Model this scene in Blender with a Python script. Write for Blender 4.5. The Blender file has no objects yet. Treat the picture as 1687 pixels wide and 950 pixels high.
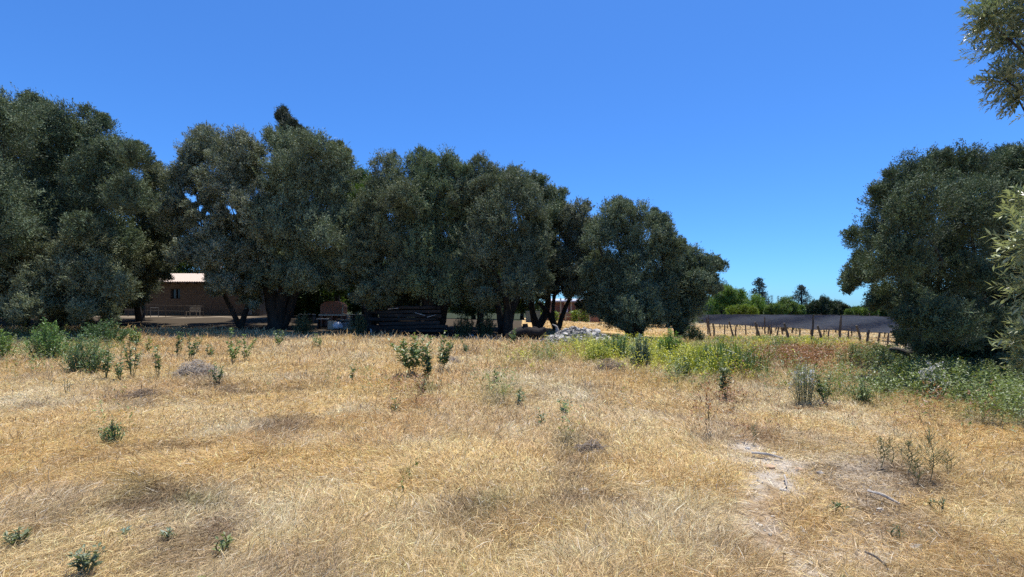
import bpy, math
import numpy as np
from mathutils import Vector

# ------------------------------------------------------------------ scene, camera, light
scene = bpy.context.scene
F, CX, HY, CAMZ = 773.0, 843.5, 510.0, 1.7       # focal length and horizon of the photograph (in its own pixels), eye height
cam_d = bpy.data.cameras.new("camera"); cam = bpy.data.objects.new("camera", cam_d)
scene.collection.objects.link(cam); scene.camera = cam
cam.location = (0, 0, CAMZ); cam.rotation_euler = (math.radians(90), 0, 0)
cam_d.sensor_width = 36.0; cam_d.lens = 36.0 * F / 1687.0
cam_d.shift_y = (HY - 475.0) / 1687.0
cam_d.clip_start = 0.05; cam_d.clip_end = 3000

SUN_EL, SUN_AZ = math.radians(76), math.radians(22)
world = bpy.data.worlds.new("World"); scene.world = world; world.use_nodes = True
wn = world.node_tree; wn.nodes.clear()
sky = wn.nodes.new("ShaderNodeTexSky"); sky.sky_type = 'NISHITA'; sky.sun_disc = False
sky.sun_elevation = SUN_EL; sky.sun_rotation = SUN_AZ
sky.air_density = 1.0; sky.dust_density = 0.7; sky.ozone_density = 4.0; sky.altitude = 700
hs = wn.nodes.new("ShaderNodeMix"); hs.data_type = 'RGBA'; hs.blend_type = 'MULTIPLY'; hs.inputs[0].default_value = 1; hs.inputs[7].default_value = (.49, .98, 1.58, 1)   # the phone's deep blue rendering of the sky
bg = wn.nodes.new("ShaderNodeBackground"); bg.inputs[1].default_value = 0.088
wo = wn.nodes.new("ShaderNodeOutputWorld")
wn.links.new(sky.outputs[0], hs.inputs[6]); wn.links.new(hs.outputs[2], bg.inputs[0]); wn.links.new(bg.outputs[0], wo.inputs[0])

sund = bpy.data.lights.new("sun", 'SUN'); sund.energy = 5.0; sund.angle = math.radians(0.53); sund.color = (1.0, 0.95, 0.87)
sun = bpy.data.objects.new("sun", sund); scene.collection.objects.link(sun)
sdir = Vector((math.sin(SUN_AZ) * math.cos(SUN_EL), math.cos(SUN_AZ) * math.cos(SUN_EL), math.sin(SUN_EL)))
sun.rotation_euler = sdir.to_track_quat('Z', 'Y').to_euler(); sun.location = (10, 20, 40)

vs = scene.view_settings
vs.view_transform = 'Standard'; vs.look = 'None'; vs.gamma = 1.0; vs.exposure = 0.47; vs.use_curve_mapping = False
scene.render.engine = 'CYCLES'
scene.cycles.max_bounces = 5; scene.cycles.diffuse_bounces = 3; scene.cycles.glossy_bounces = 2
scene.cycles.transmission_bounces = 3; scene.cycles.transparent_max_bounces = 6
scene.cycles.use_denoising = False
scene.render.film_transparent = False

rng = np.random.default_rng(11)
C = scene.collection

# ------------------------------------------------------------------ helpers
def unit(v):
    return v / np.maximum(np.linalg.norm(v, axis=-1, keepdims=True), 1e-9)

def rdir(n, r=None):
    return unit((r or rng).normal(size=(n, 3)))

def _hash(ix, iy, seed):
    h = (ix.astype(np.int64) * 374761393 + iy.astype(np.int64) * 668265263 + seed * 974634777) & 0xffffffff
    h = ((h ^ (h >> 13)) * 1274126177) & 0xffffffff
    h = (h ^ (h >> 16)) & 0xffffff
    return h / float(0xffffff)

def noise(x, y, s, seed=0):
    x = np.asarray(x, float) / s; y = np.asarray(y, float) / s
    ix = np.floor(x); iy = np.floor(y); fx = x - ix; fy = y - iy
    fx = fx * fx * (3 - 2 * fx); fy = fy * fy * (3 - 2 * fy)
    a = _hash(ix, iy, seed); b = _hash(ix + 1, iy, seed); c = _hash(ix, iy + 1, seed); d = _hash(ix + 1, iy + 1, seed)
    return (a * (1 - fx) + b * fx) * (1 - fy) + (c * (1 - fx) + d * fx) * fy

def fbm(x, y, s, seed=0, o=4):
    t = 0; a = 1; w = 0
    for k in range(o):
        t = t + a * noise(x, y, s / 2 ** k, seed + 17 * k); w += a; a *= 0.55
    return t / w

def sstep(a, b, x):
    t = np.clip((x - a) / (b - a), 0, 1); return t * t * (3 - 2 * t)

def ground(X, Y):
    X = np.asarray(X, float); Y = np.asarray(Y, float)
    a = X / np.maximum(Y, 4.0)
    A = np.interp(a, [-1.3, -.6, -.3, 0, .15, .3, .5, 1.0], [1.3, 1.2, 1.1, .7, .5, -.2, -.38, -.2])
    z = sstep(18, 42, Y) * A
    z = z + (fbm(X, Y, 2.6, 5, 3) - .5) * .16 * (1 - sstep(14, 30, Y) * .6) + (fbm(X, Y, .7, 9, 2) - .5) * .07 * (1 - sstep(10, 20, Y))
    return z

def g1(X, Y): return float(ground(np.array([X]), np.array([Y]))[0])

def at(px, py, D):
    return np.array([(px - CX) / F * D, D, CAMZ - (py - HY) / F * D])

def foot(px, py, up=0.10):
    """where the ground is met along the sight line through a point of the photograph"""
    D = 6.0
    for D in np.concatenate([np.arange(2.2, 20, .05), np.arange(20, 60, .2)]):
        X = (px - CX) / F * D
        if CAMZ - (py - HY) / F * D <= g1(X, D) + up: break
    return X, D

def to_px(X, Y, Z):
    Y = np.maximum(Y, .5)
    return CX + F * X / Y, HY + F * (CAMZ - Z) / Y

class Geo:
    def __init__(s): s.V = []; s.Q = []; s.C = []; s.n = 0
    def add(s, V, Q, col=None):
        V = np.asarray(V, float).reshape(-1, 3); Q = np.asarray(Q, int).reshape(-1, 4)
        s.V.append(V); s.Q.append(Q + s.n); s.n += len(V)
        c = np.ones((len(V), 4)); c[:, :3] = (1, 1, 1) if col is None else col
        s.C.append(c)
    def leaves(s, P, d, nr, L, W, col, fold=0.0):
        n = len(P); d = unit(d); side = unit(np.cross(d, nr)); up = np.cross(side, d)
        L = np.broadcast_to(np.asarray(L, float), (n,))[:, None]; W = np.broadcast_to(np.asarray(W, float), (n,))[:, None]
        m = P + d * L * .45 + up * W * fold
        V = np.stack([P, m + side * W * .5, P + d * L, m - side * W * .5], 1).reshape(-1, 3)
        Q = np.arange(4 * n).reshape(n, 4)
        col = np.broadcast_to(col, (n, 3)); s.add(V, Q, np.repeat(col, 4, 0))
    def tube(s, pts, rad, k=8, col=None, rough=0.0, closed=True):
        pts = np.asarray(pts, float); rad = np.asarray(rad, float)
        # smooth the path
        m = len(pts)
        if m > 2:
            t = np.linspace(0, m - 1, (m - 1) * 4 + 1); out = []
            for q in t:
                i = min(int(q), m - 2); f = q - i
                p0 = pts[max(i - 1, 0)]; p1 = pts[i]; p2 = pts[i + 1]; p3 = pts[min(i + 2, m - 1)]
                out.append(.5 * ((2 * p1) + (-p0 + p2) * f + (2 * p0 - 5 * p1 + 4 * p2 - p3) * f * f + (-p0 + 3 * p1 - 3 * p2 + p3) * f ** 3))
            rad = np.interp(t, np.arange(m), rad); pts = np.array(out)
        if closed:
            pts = np.vstack([pts[:1], pts, pts[-1:]]); rad = np.concatenate([[.0005], rad, [.0005]])
        tang = unit(np.gradient(pts, axis=0) + 1e-9)
        if closed: tang[0] = tang[1] = tang[2]; tang[-1] = tang[-2] = tang[-3]
        ref = np.array([0, 0, 1.]) if abs(tang[:, 2]).mean() < .7 else np.array([1., 0, 0])
        a = unit(np.cross(tang, ref)); b = np.cross(tang, a)
        th = np.linspace(0, 2 * np.pi, k, endpoint=False)
        rr = rad[:, None] * (1 + rough * rng.normal(size=(len(pts), k)))
        V = pts[:, None] + rr[..., None] * (np.cos(th)[None, :, None] * a[:, None] + np.sin(th)[None, :, None] * b[:, None])
        i = np.arange(len(pts) - 1)[:, None] * k; j = np.arange(k)[None]; j2 = (j + 1) % k
        Q = np.stack([i + j, i + j2, i + k + j2, i + k + j], -1).reshape(-1, 4)
        s.add(V, Q, col)
    def box(s, c, size, rz=0, rx=0, ry=0, jit=0, col=None):
        v = np.array([[x, y, z] for x in (-.5, .5) for y in (-.5, .5) for z in (-.5, .5)]) * np.array(size)
        if jit: v = v + rng.normal(size=v.shape) * jit
        cx, sx = math.cos(rx), math.sin(rx); cy, sy = math.cos(ry), math.sin(ry); cz, sz = math.cos(rz), math.sin(rz)
        R = np.array([[cz, -sz, 0], [sz, cz, 0], [0, 0, 1]]) @ np.array([[cy, 0, sy], [0, 1, 0], [-sy, 0, cy]]) @ np.array([[1, 0, 0], [0, cx, -sx], [0, sx, cx]])
        v = v @ R.T + np.array(c)
        s.add(v, [[0, 1, 3, 2], [4, 6, 7, 5], [0, 4, 5, 1], [2, 3, 7, 6], [0, 2, 6, 4], [1, 5, 7, 3]], col)
    def build(s, name, mat, parent=None, smooth=False, origin=None):
        V = np.concatenate(s.V); Q = np.concatenate(s.Q); Cc = np.concatenate(s.C)
        if origin is not None: V = V - np.asarray(origin)
        me = bpy.data.meshes.new(name)
        me.vertices.add(len(V)); me.vertices.foreach_set("co", V.astype(np.float32).ravel())
        me.loops.add(Q.size); me.loops.foreach_set("vertex_index", Q.astype(np.int32).ravel())
        me.polygons.add(len(Q)); me.polygons.foreach_set("loop_start", np.arange(0, Q.size, 4, dtype=np.int32))
        me.polygons.foreach_set("loop_total", np.full(len(Q), 4, dtype=np.int32))
        me.polygons.foreach_set("use_smooth", np.full(len(Q), smooth, dtype=bool))
        ca = me.color_attributes.new("Col", 'FLOAT_COLOR', 'POINT'); ca.data.foreach_set("color", Cc.astype(np.float32).ravel())
        me.update(calc_edges=True); me.materials.append(mat)
        o = bpy.data.objects.new(name, me); C.objects.link(o)
        if origin is not None and parent is None: o.location = tuple(origin)
        if parent is not None: o.parent = parent
        return o

def tag(o, label, cat, group=None, kind=None):
    if label: o['label'] = label
    if cat: o['category'] = cat
    if group: o['group'] = group
    if kind: o['kind'] = kind
    return o

def thing(name, label, cat, loc, group=None):
    o = bpy.data.objects.new(name, None); C.objects.link(o); o.location = tuple(loc)
    o.empty_display_size = .2
    return tag(o, label, cat, group)

# ------------------------------------------------------------------ materials
def new_mat(name):
    m = bpy.data.materials.new(name); m.use_nodes = True; nt = m.node_tree; nt.nodes.clear()
    return m, nt, nt.nodes.new("ShaderNodeOutputMaterial")

def N(nt, t, **kw):
    n = nt.nodes.new(t)
    for k, v in kw.items(): setattr(n, k, v)
    return n

def leaf_mat(name, under=None, trans=.25, rough=.45, spec=.5, tt=(1.0, 1.0, .6)):
    """thin leaf or straw: colour from the mesh, a separate underside colour, some light passing through"""
    m, nt, out = new_mat(name)
    at_ = N(nt, "ShaderNodeAttribute", attribute_name="Col")
    p = N(nt, "ShaderNodeBsdfPrincipled"); p.inputs["Roughness"].default_value = rough; p.inputs["Specular IOR Level"].default_value = spec
    src = at_.outputs["Color"]
    if under:
        ge = N(nt, "ShaderNodeNewGeometry"); mx = N(nt, "ShaderNodeMix", data_type='RGBA')
        nt.links.new(ge.outputs["Backfacing"], mx.inputs[0]); nt.links.new(src, mx.inputs[6]); mx.inputs[7].default_value = (*under, 1)
        src2 = mx.outputs[2]
    else: src2 = src
    nt.links.new(src2, p.inputs["Base Color"])
    if trans > 0:
        t = N(nt, "ShaderNodeBsdfTranslucent"); mu = N(nt, "ShaderNodeMix", data_type='RGBA', blend_type='MULTIPLY')
        mu.inputs[0].default_value = 1; nt.links.new(src, mu.inputs[6]); mu.inputs[7].default_value = (*[min(1, c) for c in tt], 1)
        nt.links.new(mu.outputs[2], t.inputs[0])
        ms = N(nt, "ShaderNodeMixShader"); ms.inputs[0].default_value = trans
        nt.links.new(p.outputs[0], ms.inputs[1]); nt.links.new(t.outputs[0], ms.inputs[2]); nt.links.new(ms.outputs[0], out.inputs[0])
    else: nt.links.new(p.outputs[0], out.inputs[0])
    return m

def rough_mat(name, c1, c2, scale=8, rough=.9, bump=.4, stretch=(1, 1, 1), detail=6, usecol=False, spec=.25):
    m, nt, out = new_mat(name)
    tc = N(nt, "ShaderNodeTexCoord"); mp = N(nt, "ShaderNodeMapping"); mp.inputs["Scale"].default_value = stretch
    nt.links.new(tc.outputs["Object"], mp.inputs[0])
    nz = N(nt, "ShaderNodeTexNoise"); nz.inputs["Scale"].default_value = scale; nz.inputs["Detail"].default_value = detail; nz.inputs["Roughness"].default_value = .65
    nt.links.new(mp.outputs[0], nz.inputs["Vector"])
    cr = N(nt, "ShaderNodeValToRGB"); cr.color_ramp.elements[0].position = .32; cr.color_ramp.elements[1].position = .68
    cr.color_ramp.elements[0].color = (*c1, 1); cr.color_ramp.elements[1].color = (*c2, 1)
    nt.links.new(nz.outputs[0], cr.inputs[0])
    p = N(nt, "ShaderNodeBsdfPrincipled"); p.inputs["Roughness"].default_value = rough; p.inputs["Specular IOR Level"].default_value = spec
    src = cr.outputs[0]
    if usecol:
        at_ = N(nt, "ShaderNodeAttribute", attribute_name="Col"); mu = N(nt, "ShaderNodeMix", data_type='RGBA', blend_type='MULTIPLY'); mu.inputs[0].default_value = 1
        nt.links.new(src, mu.inputs[6]); nt.links.new(at_.outputs[0], mu.inputs[7]); src = mu.outputs[2]
    nt.links.new(src, p.inputs["Base Color"])
    bp = N(nt, "ShaderNodeBump"); bp.inputs["Strength"].default_value = bump; bp.inputs["Distance"].default_value = .05
    nt.links.new(nz.outputs[0], bp.inputs["Height"]); nt.links.new(bp.outputs[0], p.inputs["Normal"])
    nt.links.new(p.outputs[0], out.inputs[0])
    return m

def brick_mat(name, c1, c2, mortar, sc=1.0, bw=.3, bh=.08):
    m, nt, out = new_mat(name)
    tc = N(nt, "ShaderNodeTexCoord"); mp = N(nt, "ShaderNodeMapping"); mp.inputs["Rotation"].default_value = (math.radians(90), 0, 0)
    nt.links.new(tc.outputs["Object"], mp.inputs[0])
    b = N(nt, "ShaderNodeTexBrick"); b.inputs["Scale"].default_value = sc; b.inputs["Brick Width"].default_value = bw; b.inputs["Row Height"].default_value = bh
    b.inputs["Mortar Size"].default_value = .012; b.inputs["Color1"].default_value = (*c1, 1); b.inputs["Color2"].default_value = (*c2, 1); b.inputs["Mortar"].default_value = (*mortar, 1)
    nt.links.new(mp.outputs[0], b.inputs["Vector"])
    nz = N(nt, "ShaderNodeTexNoise"); nz.inputs["Scale"].default_value = 2.2; nz.inputs["Detail"].default_value = 6
    nt.links.new(tc.outputs["Object"], nz.inputs["Vector"])
    cr = N(nt, "ShaderNodeValToRGB"); cr.color_ramp.elements[0].color = (.55, .5, .45, 1); cr.color_ramp.elements[1].color = (1, 1, 1, 1)
    nt.links.new(nz.outputs[0], cr.inputs[0])
    mu = N(nt, "ShaderNodeMix", data_type='RGBA', blend_type='MULTIPLY'); mu.inputs[0].default_value = 1
    nt.links.new(b.outputs[0], mu.inputs[6]); nt.links.new(cr.outputs[0], mu.inputs[7])
    p = N(nt, "ShaderNodeBsdfPrincipled"); p.inputs["Roughness"].default_value = .95
    nt.links.new(mu.outputs[2], p.inputs["Base Color"]); nt.links.new(p.outputs[0], out.inputs[0])
    return m

M = {}
M['olive'] = leaf_mat("olive_leaf", under=(.12, .14, .09), trans=.14, rough=.62, spec=.2)  # underside made darker, putting crown shade into the leaf colour
M['green'] = leaf_mat("green_leaf", trans=.30, rough=.5, spec=.4, tt=(1, 1, .4))
M['straw'] = leaf_mat("dry_straw", trans=.30, rough=.6, spec=.25, tt=(1, .92, .7))
M['weed'] = leaf_mat("weed_leaf", trans=.28, rough=.45, spec=.45, tt=(1, 1, .35))
M['bark'] = rough_mat("olive_bark", (.022, .019, .016), (.07, .060, .050), 5, .95, .9, (1, 1, .25))
M['bark_pale'] = rough_mat("pale_bark", (.03, .028, .026), (.13, .12, .11), 7, .95, .8, (1, 1, .2))
M['dark_bark'] = rough_mat('shaded_log_bark', (.012, .010, .009), (.04, .034, .03), 6, .95, .8)  # darker copy of the bark; shade put into the fallen log's colour
M['wood'] = rough_mat("weathered_wood", (.05, .042, .036), (.17, .145, .12), 9, .9, .7, (1, 1, .15))
M['timber'] = rough_mat("dark_timber", (.02, .018, .016), (.065, .055, .048), 6, .9, .6, (.15, 1, 1))
M['plank'] = rough_mat("bleached_plank", (.28, .24, .20), (.50, .46, .40), 9, .85, .5, (.2, 1, 1))
M['stem'] = rough_mat("stem", (.10, .12, .05), (.20, .20, .09), 10, .8, .2)
M['stone'] = rough_mat("pale_stone", (.32, .30, .265), (.60, .57, .52), 9, .92, .8, usecol=True)
M['white'] = rough_mat("white_paint", (.62, .60, .56), (.80, .79, .76), 5, .6, .1)
M['cream'] = rough_mat("cream_plaster", (.36, .30, .21), (.52, .45, .33), 5, .9, .3)
M['dark'] = rough_mat("dark_metal", (.018, .018, .02), (.05, .05, .052), 8, .6, .2)
M['grey'] = rough_mat("grey_metal", (.16, .16, .165), (.30, .30, .30), 6, .5, .1, spec=.5)
M['blue'] = rough_mat("blue_grey_paint", (.10, .14, .17), (.18, .24, .28), 6, .6, .1)
M['concrete'] = rough_mat("concrete", (.30, .28, .24), (.46, .43, .38), 4, .9, .4)
M['mud'] = rough_mat("mud_plaster", (.16, .11, .075), (.25, .18, .125), 3, .95, .5)
M['adobe'] = brick_mat("adobe_brick", (.30, .215, .145), (.24, .17, .115), (.17, .13, .095), 1, .42, .14)
M['redbrick'] = brick_mat("red_brick", (.33, .12, .07), (.27, .10, .06), (.25, .2, .17), 1, .26, .075)
M['glass'] = rough_mat("dark_window_glass", (.008, .009, .01), (.02, .02, .022), 3, .15, .0, spec=.6)
M['tile'] = rough_mat("faded_sheet_roof", (.42, .32, .25), (.58, .48, .39), 3, .7, .3, (1, 6, 1))
M['paleroof'] = rough_mat("zinc_sheet", (.38, .40, .45), (.55, .57, .62), 3, .5, .2)
M['bag'] = rough_mat("white_plastic", (.74, .74, .78), (.85, .85, .87), 9, .5, .3)

def net_mat():
    m, nt, out = new_mat("shade_net")
    tc = N(nt, "ShaderNodeTexCoord"); mp = N(nt, "ShaderNodeMapping"); mp.inputs["Scale"].default_value = (.35, .35, 22)
    nt.links.new(tc.outputs["Object"], mp.inputs[0])
    nz = N(nt, "ShaderNodeTexNoise"); nz.inputs["Scale"].default_value = 2.0; nz.inputs["Detail"].default_value = 5
    nt.links.new(mp.outputs[0], nz.inputs["Vector"])
    cr = N(nt, "ShaderNodeValToRGB"); cr.color_ramp.elements[0].position = .35; cr.color_ramp.elements[1].position = .7
    cr.color_ramp.elements[0].color = (.075, .088, .115, 1); cr.color_ramp.elements[1].color = (.115, .13, .165, 1)
    nt.links.new(nz.outputs[0], cr.inputs[0])
    d = N(nt, "ShaderNodeBsdfDiffuse"); nt.links.new(cr.outputs[0], d.inputs[0])
    tl = N(nt, "ShaderNodeBsdfTranslucent"); nt.links.new(cr.outputs[0], tl.inputs[0])
    m1 = N(nt, "ShaderNodeMixShader"); m1.inputs[0].default_value = .5
    nt.links.new(d.outputs[0], m1.inputs[1]); nt.links.new(tl.outputs[0], m1.inputs[2])
    tr = N(nt, "ShaderNodeBsdfTransparent"); m2 = N(nt, "ShaderNodeMixShader"); m2.inputs[0].default_value = .05
    nt.links.new(m1.outputs[0], m2.inputs[1]); nt.links.new(tr.outputs[0], m2.inputs[2]); nt.links.new(m2.outputs[0], out.inputs[0])
    return m
M['net'] = net_mat()

# ------------------------------------------------------------------ what grows where (in the field's own plan)
EDGE_P = [-400, 0, 300, 480, 700, 850, 960, 1000, 1060, 1110, 1160, 1300, 1420, 1480, 1520, 1600, 1700, 2100]
EDGE_D = [30, 27.3, 27.3, 25.5, 23.7, 22.6, 20.8, 20.6, 21.5, 22.5, 60, 60, 26, 15.5, 12.4, 11.6, 10.8, 9]
def edge_d(px): return np.interp(px, EDGE_P, EDGE_D)

def blob(px, py, lst):
    t = np.zeros_like(px)
    for (cx, cy, rx, ry, s) in lst:
        t = np.maximum(t, s * np.exp(-(((px - cx) / rx) ** 2 + ((py - cy) / ry) ** 2)))
    return t
BARE = [(1222, 725, 40, 22, 1.1), (1250, 795, 48, 40, 1.1), (1292, 850, 46, 36, 1.2), (1335, 920, 42, 42, 1.2), (1270, 825, 40, 30, 1.1), (1380, 770, 110, 70, .55), (1440, 880, 130, 60, .75),
        (1270, 755, 60, 14, .9), (1030, 662, 90, 7, .5), (860, 657, 60, 5, .4), (1360, 950, 120, 40, .7)]
DARK = [(300, 795, 95, 30, .9), (975, 735, 50, 22, 1.0), (960, 780, 60, 30, .8), (430, 637, 60, 12, .9), (215, 645, 60, 12, .7), (1370, 745, 110, 24, .9), (1040, 815, 60, 30, .6),
        (385, 850, 60, 30, .6), (1400, 800, 60, 20, .6), (1510, 790, 60, 20, .6), (620, 900, 80, 30, .5), (1210, 880, 60, 40, .6), (100, 815, 60, 24, .5), (760, 860, 90, 30, .4), (1640, 800, 60, 30, .5),
        (470, 700, 60, 18, .5), (830, 690, 60, 12, .4), (990, 860, 50, 20, .4), (60, 700, 80, 20, .4)]
PALE = [(60, 640, 110, 22, 1), (350, 690, 110, 24, .5), (520, 570, 200, 20, .5), (930, 655, 120, 22, .6), (1100, 670, 140, 20, .6), (60, 880, 100, 50, .5), (180, 820, 80, 40, .5), (450, 880, 90, 50, .4)]
GOLD = [(470, 760, 200, 50, .8), (1090, 760, 120, 50, .8), (1480, 690, 220, 30, 1), (1600, 740, 120, 60, .8), (600, 560, 200, 20, .6), (300, 560, 120, 20, .7)]
GREEN = [(90, 570, 90, 28, .45), (10, 570, 50, 26, .5), (185, 705, 30, 12, .7), (1000, 572, 70, 14, .6), (1180, 590, 90, 26, .85), (1090, 585, 60, 20, .6), (1150, 610, 60, 18, .5), (1300, 625, 60, 16, .35), (1420, 640, 70, 20, .5), (1540, 625, 110, 30, .7),
         (1640, 640, 90, 30, 1.0), (1687, 660, 80, 28, 1.0), (1460, 590, 60, 22, .75), (1380, 650, 40, 10, .4), (700, 640, 26, 8, .5), (820, 640, 30, 14, .5), (890, 590, 50, 10, .35), (250, 775, 60, 20, .2),
         (670, 770, 20, 12, .5), (800, 830, 30, 14, .45), (450, 775, 30, 10, .4), (340, 800, 26, 14, .5), (1430, 890, 30, 10, .2), (560, 640, 80, 10, .2), (1260, 560, 120, 8, .45), (930, 720, 24, 10, .3)]
YELL = [(1130, 588, 80, 20, 1.2), (985, 580, 40, 12, 1.0), (1165, 604, 60, 16, .9), (1300, 565, 90, 7, .5), (860, 600, 30, 12, .25)]
REDB = [(1295, 588, 85, 17, .95), (1240, 600, 50, 14, .5), (1400, 580, 60, 12, .5), (680, 655, 40, 20, .4), (1190, 665, 40, 14, .4), (1240, 700, 70, 14, .35), (1540, 690, 70, 12, .3)]

CG = dict(gold=(.71, .505, .22), straw=(.70, .54, .27), pale=(.76, .65, .43), pink=(.58, .40, .22), brown=(.25, .165, .09), grey=(.44, .37, .27),
          green=(.125, .19, .05), yell=(.42, .43, .06), red=(.34, .15, .075))
def mixc(a, b, t): return a * (1 - t[:, None]) + np.array(b)[None] * t[:, None]

def field(X, Y):
    """colour of the growth, how much is bare soil, and how tall it stands, at plan positions"""
    Z = ground(X, Y) + .12
    px, py = to_px(X, Y, Z)
    wx = px + (fbm(X, Y, 1.1, 71, 3) - .5) * 90 * np.clip(6 / Y, .15, 1.5); wy = py + (fbm(X, Y, .9, 72, 3) - .5) * 60 * np.clip(6 / Y, .1, 1.5)
    n1 = fbm(X, Y, 3.0, 21, 4); n2 = fbm(X, Y, .8, 31, 4); n3 = fbm(X, Y, 1.6, 41, 4)
    c = np.tile(np.array(CG['straw']), (len(X), 1))
    c = mixc(c, CG['gold'], np.clip(sstep(.45, .62, n1) * .8 + blob(wx, wy, GOLD) * .7, 0, 1))
    c = mixc(c, CG['pink'], sstep(.5, .66, n3) * .40)
    c = mixc(c, CG['pale'], np.clip(sstep(.57, .72, fbm(X, Y, 1.3, 51, 4)) * .6 + blob(wx, wy, PALE) * .6, 0, 1))
    c = mixc(c, CG['grey'], sstep(.62, .76, fbm(X, Y, 1.0, 61, 4)) * .5)
    dk = np.clip(sstep(.58, .72, n2) * .6 + blob(wx, wy, DARK) * sstep(.30, .52, n2) * 1.0, 0, 1)
    c = mixc(c, CG['brown'], dk * .85)
    nn = fbm(X, Y, .6, 81, 3)
    yl = np.clip(blob(wx, wy, YELL), 0, 1) * sstep(.3, .5, nn); c = mixc(c, CG['yell'], yl)
    rd = np.clip(blob(wx, wy, REDB), 0, 1) * sstep(.3, .5, fbm(X, Y, .7, 82, 3)); c = mixc(c, CG['red'], rd * .8)
    gr = np.clip(blob(wx, wy, GREEN), 0, 1) * sstep(.28, .52, fbm(X, Y, .8, 83, 3)); c = mixc(c, CG['green'], gr * .9)
    bare = np.clip(blob(wx, wy, BARE), 0, 1)
    h = .115 + .115 * sstep(.35, .65, n3) + .20 * sstep(7, 22, Y) - .04 * dk + .10 * gr * sstep(6, 14, Y)
    h = h * (1 - .75 * bare) * (1 - .45 * sstep(1130, 1200, px) * sstep(14, 20, Y))
    return c, bare, h, dk, gr, px, py

# ------------------------------------------------------------------ ground
def make_ground():
    n = 520
    u = np.linspace(-1, 1, n)
    xs = 3.2 * np.sinh(6 * u); ys = 7 + 3.2 * np.sinh(6 * u)
    XX, YY = np.meshgrid(xs, ys); X = XX.ravel(); Y = YY.ravel(); Z = ground(X, Y)
    c, bare, h, dk, gr, px, py = field(X, Y)
    soil = np.array((.30, .245, .18)); litter = np.array((.34, .25, .15)); dust = np.array((.52, .46, .375))
    col = np.tile(litter, (len(X), 1)) * (.5 + .5 * c / np.array(CG['straw']))
    col = mixc(col, (.07, .05, .032), dk * .8)
    col = mixc(col, dust, np.clip(bare * 1.5, 0, 1) * sstep(.30, .55, fbm(X, Y, .22, 91, 4)))
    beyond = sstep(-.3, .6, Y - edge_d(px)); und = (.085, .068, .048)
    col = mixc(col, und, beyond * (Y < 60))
    # open dry ground beyond the trees in the middle, and the vineyard floor on the right
    col = mixc(col, (.045, .055, .025), (Y > 44).astype(float))  # dark green stands in for shade on this sunlit far ground
    mid = ((Y < 60) & (px > 860) & (px < 1120) & (Y > 27)).astype(float); col = mixc(col, (.62, .43, .20), mid)
    vin = ((px > 1120) & (px < 1520) & (Y > 20) & (Y < 64)).astype(float); col = mixc(col, (.52, .385, .22), vin)
    track = sstep(36.4, 37, Y) * (1 - sstep(38.6, 39.4, Y)) * (px < 470) * (px > 150) * (Y > 3) * sstep(.38, .55, fbm(X, Y, 1.6, 13, 3)); col = mixc(col, (.42, .35, .26), track)  # pale house track; noise gaps put dappled light into its colour
    col = mixc(col, (.42, .34, .22), ((Y < 1)).astype(float))
    i = np.arange(n - 1)[:, None] * n; j = np.arange(n - 1)[None]
    Q = np.stack([i + j, i + j + 1, i + n + j + 1, i + n + j], -1).reshape(-1, 4)
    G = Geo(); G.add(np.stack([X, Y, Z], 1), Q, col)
    m, nt, out = new_mat("field_soil")
    a = N(nt, "ShaderNodeAttribute", attribute_name="Col"); tc = N(nt, "ShaderNodeTexCoord")
    nz = N(nt, "ShaderNodeTexNoise"); nz.inputs["Scale"].default_value = 38; nz.inputs["Detail"].default_value = 8; nz.inputs["Roughness"].default_value = .7
    nt.links.new(tc.outputs["Object"], nz.inputs["Vector"])
    cr = N(nt, "ShaderNodeValToRGB"); cr.color_ramp.elements[0].position = .3; cr.color_ramp.elements[1].position = .68
    cr.color_ramp.elements[0].color = (.38, .35, .33, 1); cr.color_ramp.elements[1].color = (1.12, 1.12, 1.12, 1)
    nt.links.new(nz.outputs[0], cr.inputs[0])
    mu = N(nt, "ShaderNodeMix", data_type='RGBA', blend_type='MULTIPLY'); mu.inputs[0].default_value = 1
    nt.links.new(a.outputs[0], mu.inputs[6]); nt.links.new(cr.outputs[0], mu.inputs[7])
    p = N(nt, "ShaderNodeBsdfPrincipled"); p.inputs["Roughness"].default_value = 1; p.inputs["Specular IOR Level"].default_value = .1
    bp = N(nt, "ShaderNodeBump"); bp.inputs["Strength"].default_value = .7; bp.inputs["Distance"].default_value = .03
    nt.links.new(nz.outputs[0], bp.inputs["Height"]); nt.links.new(bp.outputs[0], p.inputs["Normal"])
    nt.links.new(mu.outputs[2], p.inputs["Base Color"]); nt.links.new(p.outputs[0], out.inputs[0])
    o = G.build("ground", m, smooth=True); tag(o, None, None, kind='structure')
make_ground()

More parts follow.
